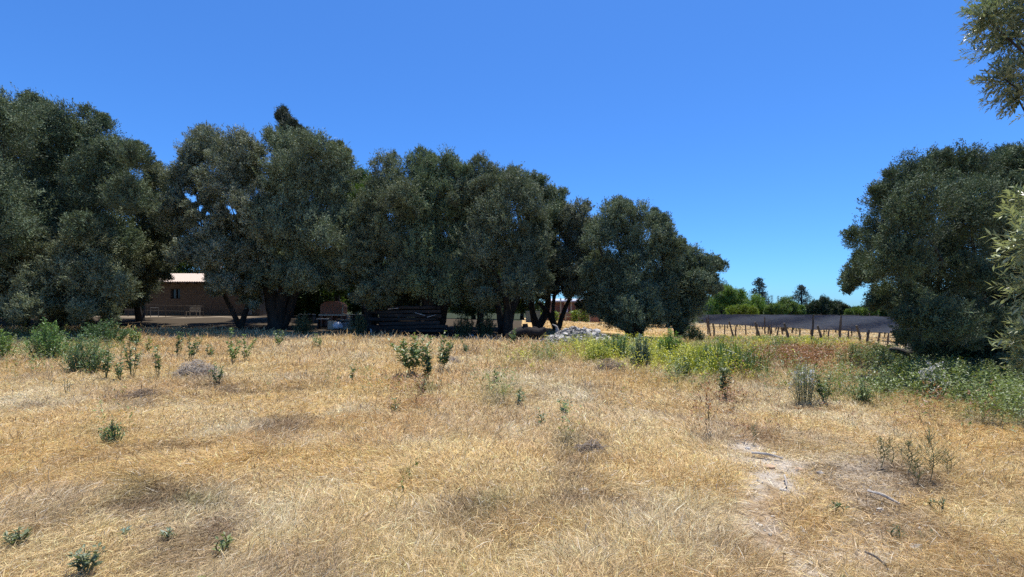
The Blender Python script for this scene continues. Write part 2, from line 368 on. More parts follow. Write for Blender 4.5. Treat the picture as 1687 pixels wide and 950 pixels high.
# ------------------------------------------------------------------ grass
def blades(G, X, Y, h, col, wid, lean, splay, heads=.3, rows=4):
    """curved thin blades rooted at X, Y"""
    n = len(X); Z = ground(X, Y) - .01
    phi = rng.uniform(0, 2 * np.pi, n); dx = np.cos(phi) * splay + lean[:, 0]; dy = np.sin(phi) * splay + lean[:, 1]
    L = h * rng.uniform(.38, 1.12, n)
    bend = rng.uniform(.35, 1.1, n)
    d = np.stack([dx, dy], 1)
    kink = rng.normal(size=(n, 2)) * .22
    ts = np.linspace(0, 1, rows); head = rng.random(n) < heads
    ang = rng.uniform(0, np.pi, n); sx = np.cos(ang); sy = np.sin(ang) * .6
    P = []
    for k, t in enumerate(ts):
        hor = d * (t * .55 + bend * t * t * .75)[:, None] * L[:, None] + kink * (L * t * (1 - t) * 1.6)[:, None]
        ver = L * (t * 1.0 - (bend * .55) * t * t * (.4 + np.linalg.norm(d, axis=1)))
        ver = np.maximum(ver, .015 * t)
        w = wid * (1.0 - .75 * t) * .5
        w = np.where(head & (k == rows - 2), wid * 1.05, w) if rows > 2 else w
        c = np.stack([X + hor[:, 0], Y + hor[:, 1], Z + ver], 1)
        s = np.stack([sx * w, sy * w, w * .25], 1)
        P += [c - s, c + s]
    V = np.stack(P, 1)
    base = (np.arange(n) * 2 * rows)[:, None]
    Q = np.concatenate([base + np.array([[2 * k, 2 * k + 1, 2 * k + 3, 2 * k + 2]]) for k in range(rows - 1)], 0)
    G.add(V.reshape(-1, 3), Q, np.repeat(col, 2 * rows, 0))

def scatter(ntuft, d0, d1, dens_pow=1.5, half=1.22):
    # plan positions thinning out with distance
    p = 2 - dens_pow
    u = rng.random(ntuft); D = (d0 ** p + u * (d1 ** p - d0 ** p)) ** (1 / p)
    a = rng.uniform(-half, half, ntuft)
    X = a * (D + .8); return X, D

def make_grass():
    G = Geo()
    X, Y = scatter(215000, 1.6, 31, 1.58)
    c, bare, h, dk, gr, px, py = field(X, Y)
    keep = (Y < edge_d(px) + rng.normal(size=len(X)) * .5) & (rng.random(len(X)) > bare * .97) & ((px < 1150) | (px > 1440) | (Y < 26))
    X, Y, c, bare, h, dk, gr = [q[keep] for q in (X, Y, c, bare, h, dk, gr)]
    nb = 10
    la = fbm(X, Y, 1.8, 101, 3) * 4 * np.pi; ls = .15 + .9 * noise(X, Y, 1.1, 105)
    lean = np.stack([np.cos(la) * ls, np.sin(la) * ls], 1)
    tj = rng.normal(1, .17, (len(X), 1)); c = c * tj * (1 + rng.normal(size=c.shape) * .03)
    r = lambda q: np.repeat(q, nb, 0)
    sp = r(.03 + .0045 * Y)
    XX = r(X) + rng.normal(size=len(X) * nb) * sp; YY = r(Y) + rng.normal(size=len(X) * nb) * sp
    cc = r(c) * rng.normal(1, .25, (len(XX), 1)); cc = np.clip(cc, .02, .92)
    # a few dead dark or bleached straws among the rest
    q = rng.random(len(XX)); cc[q < .10] *= .45; cc[q > .93] = np.array((.78, .70, .54))
    wid = .0004 + .00066 * r(Y)
    blades(G, XX, YY, r(h), cc, wid, r(lean) * .9, rng.uniform(.1, 1.5, len(XX)), heads=.30)
    o = G.build("dry_grass", M['straw']); tag(o, "dry golden grass matted over the whole open field", "grass", kind='stuff')
    print("grass blades", len(XX))
    # short dead litter lying flat
    G = Geo(); X, Y = scatter(60000, 1.2, 16, 1.5)
    c, bare, h, dk, gr, px, py = field(X, Y); k = Y < edge_d(px); X, Y, c, bare = X[k], Y[k], c[k], bare[k]
    n = len(X); P = np.stack([X, Y, ground(X, Y) + rng.uniform(.004, .05, n)], 1)
    d = rdir(n); d[:, 2] *= .18; c = np.clip(mixc(c, (.66, .58, .46), bare * .8) * rng.normal(1, .25, (n, 1)), .02, .9)
    G.leaves(P, d, rdir(n) * .3 + np.array([0, 0, 1]), rng.uniform(.04, .16, n), .0018 + .0009 * Y, c)
    tag(G.build("straw_litter", M['straw']), "broken straw lying flat on the soil between the grass", "straw", kind='stuff')
    # fine tall seed stalks over the far half and along the field edge
    G = Geo(); X, Y = scatter(46000, 3.2, 31, .85)
    c, bare, h, dk, gr, px, py = field(X, Y)
    keep = (Y < edge_d(px) + .6) & (rng.random(len(X)) > bare) & ((px < 1150) | (px > 1440) | (Y < 26)); X, Y, c, h = X[keep], Y[keep], c[keep], h[keep]
    c = np.clip(c * np.array((1.0, .96, .95)) * rng.normal(1, .15, (len(X), 1)), .02, .9)
    blades(G, X, Y, h * 1.3 + .02 + .06 * sstep(6, 14, Y), c, .0007 + .0008 * Y, rng.normal(size=(len(X), 2)) * .15, rng.uniform(.1, .6, len(X)), heads=1.0)
    tag(G.build("seed_stalks", M['straw']), "taller fine seed heads above the dry grass of the far half", "grass", kind='stuff')
    # vineyard floor and clearing beyond the trees
    G = Geo(); Y = 26 + 45 * rng.random(60000) ** 1.3; X = rng.uniform(-.02, .86, 60000) * Y; px, py = to_px(X, Y, ground(X, Y))
    keep = (((px > 1125) & (px < 1500)) | ((px > 880) & (px < 1110) & (Y > 33))); X, Y = X[keep], Y[keep]
    c = np.clip(mixc(np.tile(np.array(CG['gold']), (len(X), 1)), CG['pale'], fbm(X, Y, 6, 55, 3)) * rng.normal(1, .2, (len(X), 1)), .02, .9)
    blades(G, X, Y, np.full(len(X), .16), c, .0013 * Y, rng.normal(size=(len(X), 2)) * .2, rng.uniform(.1, .9, len(X)), heads=.6, rows=3)
    tag(G.build("far_dry_grass", M['straw']), "dry grass on the vineyard floor and the clearing behind the trees", "grass", kind='stuff')
make_grass()

def make_weed_cover():
    """low green, yellow and rusty growth too dense to count, mostly in front of the vineyard"""
    G = Geo()
    n = 42000
    X, Y = scatter(n * 3, 5, 30, .7)
    c, bare, h, dk, gr, px, py = field(X, Y)
    yl = blob(px, py, YELL); rd = blob(px, py, REDB); g0 = blob(px, py, GREEN)
    want = np.maximum(g0 * 1.0, np.maximum(yl * .6, rd * .7)); nn = fbm(X, Y, .9, 83, 3)
    keep = (rng.random(len(X)) < want * sstep(.33, .5, nn)) & ((Y < edge_d(px) + .5)) & ((px > 900) | (rng.random(len(X)) < .5))
    X, Y, g0, yl, rd = X[keep], Y[keep], g0[keep], yl[keep], rd[keep]; n = len(X); print("cover stalks", n)
    pick = rng.random(n) * (g0 + yl + rd)
    base = np.tile(np.array((.19, .25, .07)), (n, 1)); base[pick > g0] = (.52, .52, .05); base[pick > g0 + yl] = (.30, .15, .075)
    shade = rng.random(n); base[(shade < .25) & (pick <= g0)] = (.25, .29, .16)
    ht = rng.uniform(.28, .68, n) * (1 - .55 * sstep(14, 19, Y) * (X > .33 * Y)); lean = rng.normal(size=(n, 2)) * .15
    Z = ground(X, Y)
    blades(G, X, Y, ht * 1.05, base * .9, .0012 + .0006 * Y, lean * .3, np.full(n, .05), heads=0, rows=3)
    k = 13
    t = rng.uniform(.25, 1.05, n * k); XX = np.repeat(X, k); YY = np.repeat(Y, k)
    P = np.stack([XX, YY, np.repeat(Z, k) + np.repeat(ht, k) * t], 1); P[:, :2] += rng.normal(size=(n * k, 2)) * .03
    d = rdir(n * k); d[:, 2] = abs(d[:, 2]) * .7
    G.leaves(P, d, rdir(n * k) * .5 + np.array([0, 0, 1]), rng.uniform(.04, .10, n * k) * (.7 + .02 * YY), rng.uniform(.012, .03, n * k) * (.7 + .03 * YY), np.clip(np.repeat(base, k, 0) * rng.normal(1, .25, (n * k, 1)), .01, .9), .2)
    tag(G.build("green_weeds", M['weed']), "low green, yellow and rusty weeds growing thickly in front of the vineyard and the right tree", "weeds", kind='stuff')
make_weed_cover()

def pebbles():
    r = np.random.default_rng(21); G = Geo(); X, Y = scatter(5200, 2.2, 9, 1.2); px, py = to_px(X, Y, ground(X, Y)); b = blob(px, py, BARE)
    k = r.random(len(X)) < b * .8; X, Y = X[k], Y[k]; Z = ground(X, Y)
    for x, y, z in zip(X, Y, Z):
        q = r.uniform(.004, .017) * (1 + 1.2 * (r.random() < .08)); G.box((x, y, z + q * .3), (q * 1.6, q * 1.2, q), rz=r.uniform(0, 3), rx=r.normal() * .4, jit=q * .18, col=np.array((1, .97, .92)) * r.uniform(.55, 1.1))
    tag(G.build("pebbles", M['stone']), "crumbs of pale stone and clod strewn over the bare path", "pebbles", kind='stuff')
pebbles()

# ------------------------------------------------------------------ trees
def crown_geo(lobes, D, leafcol, ls, dens=1.0, dep=.5, seed=0, wr=.30, sub=.34, hole=None, back=True, jit=.15, updir=.5, maxz=None):
    r = np.random.default_rng(seed); G = Geo(); W = []; sat = []
    if D < 60 and back:
        for (px, py, rr) in lobes:
            for _ in range(3):
                a = r.uniform(0, 6.28); q = r.uniform(.7, 1.12) * rr; sat.append((px + math.cos(a) * q, py + math.sin(a) * q * .95, rr * r.uniform(.22, .42)))
    main = lobes; lobes = list(lobes) + sat; nmain = len(main)
    pxs = [l[0] for l in lobes]; cr = (max(pxs) - min(pxs)) / 2 / F * D * .8 + .5
    ytop = min(l[1] for l in lobes); ybot = max(max(l[1] for l in lobes), ytop + 1); dfr = 1.0 if D < 60 else .4
    cpx = (max(pxs) + min(pxs)) / 2; hw = max((max(pxs) - min(pxs)) / 2, 1)
    isback = []
    for k, (px, py, rr) in enumerate(lobes):
        room = math.sqrt(max(0.05, 1 - ((px - cpx) / hw) ** 2 * .8)); t = min(1, (py - ytop) / (ybot - ytop) * 1.35)
        Y = D - cr * room * math.sqrt(max(0, 1 - (1 - t) ** 2)) * .65 * dfr + (r.uniform(-.62, .30) if k < nmain else r.uniform(-.4, .3)) * cr; p = at(px, py, Y); W.append((p, rr / F * Y))
        isback.append(0)
        if back and k < nmain:
            isback.append(1)
            Y = D + r.uniform(.3, 1.1) * cr * room; q = at(px, py + rr * .25, Y); W.append((q, rr / F * Y * .85))
    for li, (p, R) in enumerate(W):
        # lobe > clumps > tufts of shoots > leaves
        front = not isback[li]; small = R < 14 / F * D
        n = (5 if small else 12) if front else 8
        u = rdir(n, r); u[:, 2] = np.where(u[:, 2] < -.5, -u[:, 2], u[:, 2])
        rad = R * r.uniform(.20, .46, n) * (1.3 if small else 1); cen = p + u * (R - rad)[:, None] * r.uniform(.6, 1.22, (n, 1)) * np.array([1, 1, 1.2])
        cen = np.vstack([cen, p]); rad = np.append(rad, R * .5); ctint = r.normal(1, .12, n + 1)
        nt = np.clip(32 * (rad / .55 * 26 / D) ** 2, 7, 80).astype(int) if D < 60 else np.full(n + 1, 14)
        ci = np.repeat(np.arange(n + 1), nt); k = len(ci); v = rdir(k, r); v[:, 2] = np.where(v[:, 2] < -.7, -v[:, 2], v[:, 2])
        tp = cen[ci] + v * rad[ci][:, None] * r.uniform(.6, 1.18, (k, 1)) * np.array([1, 1, 1.25])
        nl = int(dens * ((24 if small else 36) if front else 20)); idx = np.repeat(np.arange(k), nl); m = len(idx)
        ax = unit(v * .55 + np.array([0, 0, .55]) + r.normal(size=(k, 3)) * .45); P = tp[idx] + ax[idx] * (r.uniform(-1, 1, m) * (rad[ci] * .34 + ls)[idx])[:, None] + r.normal(size=(m, 3)) * (rad[ci] * .07 + ls * .35)[idx][:, None]
        vv = v[idx]
        d = unit(ax[idx] * .9 + r.normal(size=(m, 3)) * .55); nr = vv + np.array([0, 0, .35]) + r.normal(size=(m, 3)) * .36
        tint = ctint[ci][idx] * r.normal(1, .10, k)[idx] * r.normal(1, jit, m)
        col = np.clip(np.array(leafcol)[None] * tint[:, None] * (1 + r.normal(size=(m, 3)) * .05), .008, .8)
        if front:
            q = 34 if not small else 12; w_ = rdir(q, r); w_[:, 2] = np.where(w_[:, 2] < -.3, -w_[:, 2], w_[:, 2]); s0 = p + w_ * R * r.uniform(.8, 1.05, (q, 1)); sd = unit(w_ * .5 + np.array([0, 0, .7]) + r.normal(size=(q, 3)) * .35); sl = R * r.uniform(.12, .42, q)
            nn_ = 26; ii = np.repeat(np.arange(q), nn_); tt_ = r.random(q * nn_); P2 = s0[ii] + sd[ii] * (tt_ * sl[ii])[:, None] + r.normal(size=(q * nn_, 3)) * ls * .45 * (1.2 - tt_)[:, None]
            P = np.vstack([P, P2]); d = np.vstack([d, unit(sd[ii] + r.normal(size=(q * nn_, 3)) * .5)]); nr = np.vstack([nr, w_[ii] + np.array([0, 0, .35]) + r.normal(size=(q * nn_, 3)) * .4])
            col = np.vstack([col, np.clip(np.array(leafcol)[None] * 1.1 * r.normal(1, jit, (q * nn_, 1)), .008, .8)]); m = len(P)
        if hole is not None:
            qx, qy = to_px(P[:, 0], P[:, 1], P[:, 2]); keep = np.ones(m, bool)
            for (hx, hy, hr) in hole:
                keep &= (((qx - hx) ** 2 + (qy - hy) ** 2) ** .5 > hr * (.35 + .5 * r.random(m) + .9 * noise(P[:, 0] + P[:, 1], P[:, 2], .28, 5)))
            P, d, col, nr = P[keep], d[keep], col[keep], nr[keep]; m = len(P)
        gz = ground(P[:, 0], P[:, 1]) + .05; keep = P[:, 2] > gz; P, d, col, nr = P[keep], d[keep], col[keep], nr[keep]; m = len(P)
        if m: G.leaves(P, d, nr, ls * r.uniform(.7, 1.3, m), ls * wr * r.uniform(.7, 1.2, m), col, .15)
    return G, W

def tree(name, label, cat, group, bpx, D, lobes, leafcol=(.165, .205, .112), mat='olive', stems=3, tr=.32, ls=None, dens=1.0, seed=1, hole=None, fork=.28, bark='bark', sub=.34, back=True, spread=.8, **kw):
    if group == G_O and back: D += 3.4
    if mat == 'olive': leafcol = tuple(np.array(leafcol) * np.random.default_rng(seed + 900).uniform(.82, 1.22) * np.random.default_rng(seed + 901).uniform(.93, 1.07, 3))
    ls = ls or .0046 * D
    G, W = crown_geo(lobes, D, leafcol, ls, dens, seed=seed, hole=hole, sub=sub, back=back, **kw)
    r = np.random.default_rng(seed + 500)
    bx = (bpx - CX) / F * D; bz = g1(bx, D); base = np.array([bx, D, bz])
    root = thing(name, label, cat, base, group)
    T = Geo(); top = max(p[2] for p, R in W) - bz
    tops = []
    for s in range(stems):
        a = 2 * math.pi * (s + r.random() * .6) / max(stems, 1); o = np.array([math.cos(a), math.sin(a), 0]); rr = tr * r.uniform(.65, 1.0) if stems > 1 else tr
        p0 = base + o * tr * .5 * (stems > 1) - np.array([0, 0, .25]); fz = top * fork * r.uniform(.8, 1.2)
        p1 = base + o * spread * .5 * (stems > 1) + np.array([0, 0, fz * .5]) + r.normal(size=3) * .12; p2 = base + o * spread * (stems > 1) + np.array([0, 0, fz]) + r.normal(size=3) * .12
        T.tube([p0, p0 + (0, 0, .35), p1, p2], [rr * 1.5, rr * 1.15, rr * .9, rr * .75], 10, rough=.08)
        tops.append((p2, rr * .75))
    order = sorted(range(len(W)), key=lambda i: -W[i][1])
    for i in order[:min(len(order), 22)]:
        p, R = W[i]
        q, rr = min(tops, key=lambda t: np.linalg.norm(t[0] - p) + r.random()); e = p - np.array([0, 0, R * .2])
        if e[2] < q[2] - .5: continue
        mid = (q * .55 + e * .45) + r.normal(size=3) * .25 + np.array([0, 0, .2])
        T.tube([q - (0, 0, .05), mid, e], [rr * .62, rr * .38, rr * .12], 6, rough=.06)
    for P0 in T.V: pass
    o = T.build("trunk", M[bark], smooth=True, origin=base); o.location = (0, 0, 0); o.parent = root
    o = G.build("crown", M[mat], origin=base); o.location = (0, 0, 0); o.parent = root
    return root

G_O = "row of tall olive trees behind the field"
OL = "olive_tree"
def T(*a, **k): return tree(*a, **k)
T(OL, "tallest olive tree at the far left edge of the photo", "olive tree", G_O, 30, 26, [(-150, 280, 100), (-60, 240, 85), (5, 222, 60), (45, 200, 42), (85, 228, 52), (140, 240, 50), (185, 275, 42), (222, 262, 24), (60, 300, 80), (150, 330, 62), (212, 335, 36), (-20, 380, 90), (60, 400, 80), (150, 420, 55), (-100, 420, 90), (20, 475, 55), (190, 400, 38)], seed=3, stems=4, tr=.4)
T(OL, "low round olive crown in front of the tallest tree at far left", "olive tree", G_O, 95, 23.5, [(60, 395, 45), (105, 385, 42), (30, 430, 45), (85, 430, 55), (140, 425, 42), (10, 475, 45), (70, 480, 50), (130, 475, 45), (175, 470, 34), (40, 505, 28), (110, 505, 28), (165, 500, 28), (190, 440, 34), (200, 480, 26), (-20, 480, 40), (-60, 500, 40), (20, 440, 45), (0, 512, 24), (45, 516, 22), (90, 518, 22), (135, 518, 20), (175, 518, 16), (-60, 516, 30)], (.225, .26, .155), seed=4, stems=3, tr=.2)
T(OL, "slim olive tree filling the gap left of the brick house", "olive tree", G_O, 232, 30, [(255, 292, 18), (250, 330, 32), (235, 375, 40), (262, 400, 30), (225, 425, 38), (255, 440, 22), (215, 465, 30), (190, 480, 30), (245, 468, 24), (225, 495, 18), (262, 360, 26)], seed=5, stems=2, tr=.2)
T(OL, "olive tree with sky showing through holes in its crown, over the house", "olive tree", G_O, 396, 26.5, [(345, 246, 34), (392, 252, 34), (318, 275, 30), (300, 312, 32), (418, 296, 34), (370, 300, 38), (428, 340, 30), (350, 322, 26), (320, 350, 24), (390, 350, 30), (430, 380, 26), (285, 340, 22), (312, 340, 9), (326, 322, 8), (336, 352, 8), (318, 356, 7), (285, 370, 34), (355, 395, 36), (405, 385, 36), (300, 425, 24), (345, 440, 22), (420, 430, 30), (385, 445, 26), (330, 410, 24), (360, 425, 28), (402, 462, 24), (372, 474, 20), (352, 468, 14), (410, 492, 16)],
  (.21, .25, .15), seed=6, hole=[(318, 330, 8), (330, 344, 7), (308, 322, 5), (326, 318, 4), (341, 352, 5), (386, 350, 6), (378, 342, 4), (275, 386, 6), (268, 376, 4), (300, 448, 16), (278, 452, 12)], stems=4, tr=.15, dens=1.1, spread=1.3)
T(OL, "broad olive tree with thick dark forked trunk right of the house", "olive tree", G_O, 458, 26, [(470, 252, 34), (515, 256, 38), (553, 285, 34), (478, 310, 48), (538, 330, 48), (566, 370, 30), (470, 375, 48), (525, 395, 46), (568, 425, 26), (450, 425, 36), (500, 440, 30), (540, 445, 24), (430, 465, 22), (465, 460, 28), (560, 455, 22), (500, 465, 24)], (.185, .225, .125), seed=7, stems=5, tr=.42, spread=1.3)
T(OL, "dense dark olive tree in the middle, left of the tallest middle crown", "olive tree", G_O, 610, 25.5, [(640, 300, 36), (615, 350, 32), (660, 345, 42), (610, 405, 36), (650, 410, 46), (600, 455, 30), (640, 465, 36), (680, 455, 36), (605, 490, 20), (585, 430, 30), (630, 500, 20), (590, 370, 30)], seed=8, stems=3, tr=.3)
T(OL, "wide dark olive tree behind the timber stack", "olive tree", G_O, 715, 25, [(690, 291, 34), (735, 290, 30), (700, 345, 46), (755, 350, 40), (700, 415, 46), (750, 420, 46), (690, 470, 36), (745, 480, 40), (775, 480, 26), (765, 300, 24)], seed=9, stems=5, tr=.4, spread=1.0)
T(OL, "wide olive tree with leaning trunk beside the fallen log", "olive tree", G_O, 832, 24.3, [(798, 298, 30), (836, 318, 36), (775, 335, 36), (874, 345, 34), (820, 370, 48), (882, 395, 34), (785, 420, 44), (845, 430, 46), (888, 425, 24), (805, 478, 36), (855, 478, 32), (885, 462, 22), (800, 492, 16)], (.185, .225, .125), seed=10, stems=3, tr=.34, spread=1.1)
T(OL, "olive crown rising behind and right of the middle trees", "olive tree", G_O, 885, 29, [(850, 302, 22), (880, 312, 24), (903, 332, 24), (915, 360, 24), (900, 385, 30), (905, 420, 24), (880, 440, 24)], seed=12, stems=2, tr=.25)
T(OL, "smaller greyish olive tree above the stone pile, arching left", "olive tree", G_O, 918, 28, [(950, 362, 25), (970, 380, 22), (940, 395, 32), (965, 420, 30), (925, 440, 26), (955, 455, 26), (905, 475, 18), (978, 470, 24), (965, 500, 14), (982, 500, 16), (930, 470, 20), (950, 478, 18), (910, 450, 20), (898, 475, 16), (975, 440, 22)], (.19, .225, .14), seed=13, stems=3, tr=.22, spread=1.3)
T(OL, "big olive tree with foliage to the ground right of the stone pile", "olive tree", G_O, 1045, 25, [(1015, 366, 32), (1048, 374, 32), (985, 395, 28), (1078, 372, 20), (1090, 398, 26), (1030, 420, 42), (1080, 430, 40), (1110, 412, 20), (995, 460, 38), (1045, 475, 46), (1088, 485, 38), (1035, 520, 26), (1075, 525, 26), (995, 508, 26), (1010, 530, 20), (1100, 520, 22), (1055, 505, 36)], seed=14, stems=5, tr=.36, spread=1.0)
T(OL, "smallest olive tree at the right end of the row", "olive tree", G_O, 1120, 25.8, [(1137, 438, 28), (1166, 444, 22), (1115, 462, 30), (1150, 475, 28), (1110, 500, 30), (1140, 508, 24), (1085, 520, 22), (1170, 470, 16), (1120, 530, 18)], (.18, .22, .125), seed=15, stems=3, tr=.24)
T(OL, "large dark olive tree standing alone on the right side", "olive tree", None, 1575, 14.2, [(1500, 305, 40), (1545, 288, 36), (1590, 282, 36), (1640, 292, 40), (1680, 288, 40), (1740, 320, 60), (1460, 345, 38), (1440, 395, 38), (1520, 370, 60), (1600, 370, 66), (1690, 390, 70), (1425, 450, 28), (1402, 466, 15), (1475, 440, 50), (1550, 460, 66), (1640, 470, 70), (1735, 480, 60), (1500, 505, 34), (1560, 540, 45), (1620, 550, 45), (1690, 560, 45), (1452, 498, 20), (1535, 575, 24), (1600, 585, 26), (1660, 590, 30), (1520, 560, 30), (1560, 595, 22), (1630, 600, 24), (1700, 600, 34), (1500, 540, 26), (1750, 560, 50)],
  (.12, .155, .08), seed=16, stems=4, tr=.24, ls=.068, spread=.9)

# trees behind the row, seen through it and over it
G_B = "green trees behind the olive row"
T("cypress_tree", "narrow dark tree tip rising above the olive row", "tree", G_B, 478, 38, [(466, 192, 10), (472, 206, 14), (478, 222, 18), (492, 228, 15), (480, 250, 24), (500, 240, 16), (480, 290, 30), (480, 340, 34), (480, 400, 36)], (.05, .065, .04), 'olive', stems=1, tr=.25, seed=21, fork=.5)
T("poplar_tree", "yellowish green tree peeping behind the broad olive crown", "tree", G_B, 560, 37, [(553, 250, 13), (567, 262, 14), (560, 290, 24), (570, 330, 30), (560, 380, 34)], (.14, .15, .04), 'green', stems=1, tr=.2, seed=22, fork=.4)
T("leafy_tree", "bright green tree in the notch between two olive crowns", "tree", G_B, 602, 36, [(598, 302, 18), (610, 320, 20), (590, 335, 24), (600, 375, 34), (600, 420, 36), (590, 460, 34)], (.10, .17, .035), 'green', stems=1, tr=.22, seed=23, fork=.3)
for k, (px, D_, y0, w, lb) in enumerate([(520, 41, 440, 46, "green tree behind the brick oven"), (585, 48, 430, 40, "green tree behind the dark box by the oven"), (665, 44, 435, 46, "green tree seen over the timber stack"),
                                        (780, 46, 430, 46, "green tree seen between the two middle trunks"), (860, 50, 440, 34, "green tree behind the leaning middle trunk"), (150, 44, 400, 70, "green tree behind the far left olives"), (-60, 44, 380, 90, "green tree behind the left photo edge"), (20, 48, 400, 80, "dark green tree behind the tallest olive trunk"), (1100, 52, 470, 34, "green tree behind the last olives of the row"), (1010, 56, 455, 40, "green tree behind the far brick building's right end"), (270, 52, 405, 60, "green tree behind the house roof's left end"), (400, 54, 400, 60, "green tree behind the house roof's right end")]):
    T("leafy_tree", lb, "tree", G_B, px, D_, [(px, y0, w * .6), (px - w * .6, y0 + w * .5, w * .6), (px + w * .6, y0 + w * .55, w * .55), (px, y0 + w * .9, w * .8), (px + w * .35, y0 + w * 1.35, w * .65), (px - w * .45, y0 + w * 1.4, w * .65), (px + w * .6, 505, w * .4), (px - w * .6, 505, w * .4), (px, 510, w * .35)], (.075, .12, .033), 'green', stems=1, tr=.2, seed=40 + k, fork=.3, ls=.30, dens=.8, back=False)

for k, (px, D_, top, wd, lb) in enumerate([(690, 32, 330, 60, "second row olive standing behind the timber stack"), (790, 33, 340, 60, "second row olive between the two middle trunks"), (90, 34, 300, 90, "second row olive behind the far left crowns")]):
    low = 515
    T(OL, lb, "olive tree", "second row of olive trees", px, D_, [(px, top, wd * .5), (px - wd * .5, top + 30, wd * .5), (px + wd * .5, top + 30, wd * .5), (px, (top + low) / 2, wd * .6), (px - wd * .55, (top + low) / 2, wd * .5), (px + wd * .55, (top + low) / 2, wd * .5), (px - wd * .3, low - wd * .3, wd * .45), (px + wd * .35, low - wd * .3, wd * .45)], (.11, .14, .075), seed=120 + k, stems=2, tr=.2, back=False)
# distant trees on the right
G_D = "distant trees beyond the vineyard"
T("acacia_tree", "broad layered bright green tree beyond the left end of the net", "tree", G_D, 1225, 75, [(1195, 490, 16), (1220, 493, 14), (1245, 503, 14), (1205, 505, 16), (1232, 510, 14), (1175, 508, 14), (1255, 513, 10)], (.16, .26, .05), 'green', stems=1, tr=.25, seed=61, ls=.24, dens=1.5, sub=.35, fork=.3)
T("leafy_tree", "taller green tree beside the thin bare poplars", "tree", G_D, 1190, 82, [(1190, 480, 9), (1186, 492, 12), (1200, 492, 10), (1190, 505, 14)], (.12, .165, .05), 'green', stems=1, tr=.25, seed=62, ls=.24, dens=1.5, fork=.3)
T("leafy_tree", "low bright green bush just above the net's left part", "bush", G_D, 1222, 66, [(1215, 513, 7), (1228, 514, 7), (1240, 515, 6), (1205, 514, 7)], (.17, .24, .03), 'green', stems=1, tr=.1, seed=63, ls=.24, dens=1.5, fork=.3)
T("leafy_tree", "rounded mid green tree between the two tall pines", "tree", G_D, 1293, 72, [(1293, 503, 10), (1280, 510, 9), (1306, 510, 9), (1318, 514, 7), (1293, 514, 10), (1268, 514, 6)], (.13, .2, .045), 'green', stems=1, tr=.2, seed=64, ls=.24, dens=1.5, fork=.3)
T("dark_tree", "dark rounded evergreen right of the second tall pine", "tree", G_D, 1355, 88, [(1355, 500, 9), (1345, 507, 10), (1365, 505, 9), (1335, 510, 8), (1356, 513, 10), (1372, 512, 8)], (.045, .065, .03), 'green', stems=1, tr=.25, seed=65, ls=.24, dens=1.5, fork=.3)
T("dark_tree", "smaller dark evergreen left of the standalone olive", "tree", G_D, 1382, 90, [(1378, 505, 8), (1388, 511, 7), (1376, 514, 8), (1395, 514, 6)], (.05, .07, .035), 'green', stems=1, tr=.2, seed=66, ls=.24, dens=1.5, fork=.3)
T("leafy_tree", "low bright hedge tree next to the standalone olive", "tree", G_D, 1415, 70, [(1400, 517, 5), (1412, 516, 6), (1425, 516, 6), (1438, 517, 6)], (.13, .2, .035), 'green', stems=1, tr=.1, seed=67, ls=.24, dens=1.5, fork=.3)
for k, (px, D_, y0, w) in enumerate([(1150, 90, 492, 20), (1262, 110, 511, 10), (1330, 115, 512, 9), (1470, 85, 500, 24), (1540, 95, 495, 26), (1640, 90, 490, 30), (1750, 90, 485, 30), (1410, 120, 513, 8)]):
    T("leafy_tree", ["green tree just right of the last olive crown", "faint low tree left of the middle green tree", "faint low tree between second pine and dark evergreen", "tree behind the left half of the standalone olive", "tree behind the middle of the standalone olive", "tree behind the right half of the standalone olive", "tree past the right photo edge", "faint low tree far behind the net's right part"][k], "tree", G_D,
      px, D_, [(px, y0, w * .6), (px - w * .6, y0 + w * .4, w * .5), (px + w * .6, y0 + w * .4, w * .5), (px, y0 + w * .8, w * .8)], (.08, .13, .04), 'green', stems=1, tr=.2, seed=80 + k, fork=.3, ls=.4, dens=.8, back=False)

def pine(px, D, ytop, ybase, w, label, seed):
    r = np.random.default_rng(seed); b = at(px, ybase, D); b[2] = g1(b[0], D); top = at(px, ytop, D)[2]; H = top - b[2]; W = w / F * D
    root = thing("pine_tree", label, "pine tree", b, "two tall pines"); Tg = Geo(); G = Geo()
    Tg.tube([(0, 0, -.2), (.1, 0, H * .5), (0, 0, H)], [.3, .2, .05], 7)
    for L in range(17):
        t = .30 + .70 * L / 16; z = H * t; rad = W * (1.06 - ((t - .35) / .65) ** 1.3 * .85) * r.uniform(.75, 1.1)
        for a in np.arange(6) / 6 * 2 * math.pi + r.random() * 3:
            if r.random() < .38: continue
            e = np.array([math.cos(a) * rad, math.sin(a) * rad, z + rad * .12]); Tg.tube([(0, 0, z - .1), e * (.5, .5, 1) - (0, 0, .12), e], [.06, .045, .02], 5)
            for f in (.55, .8, 1.0):
                m = 13; c = e * np.array([f, f, 1]); P = c + r.normal(size=(m, 3)) * (.22, .22, .16)
                G.leaves(P, rdir(m, r) + np.array([0, 0, .4]), rdir(m, r), .34, .12, np.clip(np.array((.05, .06, .05)) * r.normal(1, .2, (m, 1)), .01, 1))
    Tg.build("trunk", M['bark'], root); G.build("foliage", M['olive'], root)
pine(1250, 95, 461, 520, 17, "taller dark whorled pine standing beyond the vineyard, nearer the row", 5)
pine(1320, 110, 472, 520, 16, "sparser whorled pine standing beyond the vineyard, further right", 6)

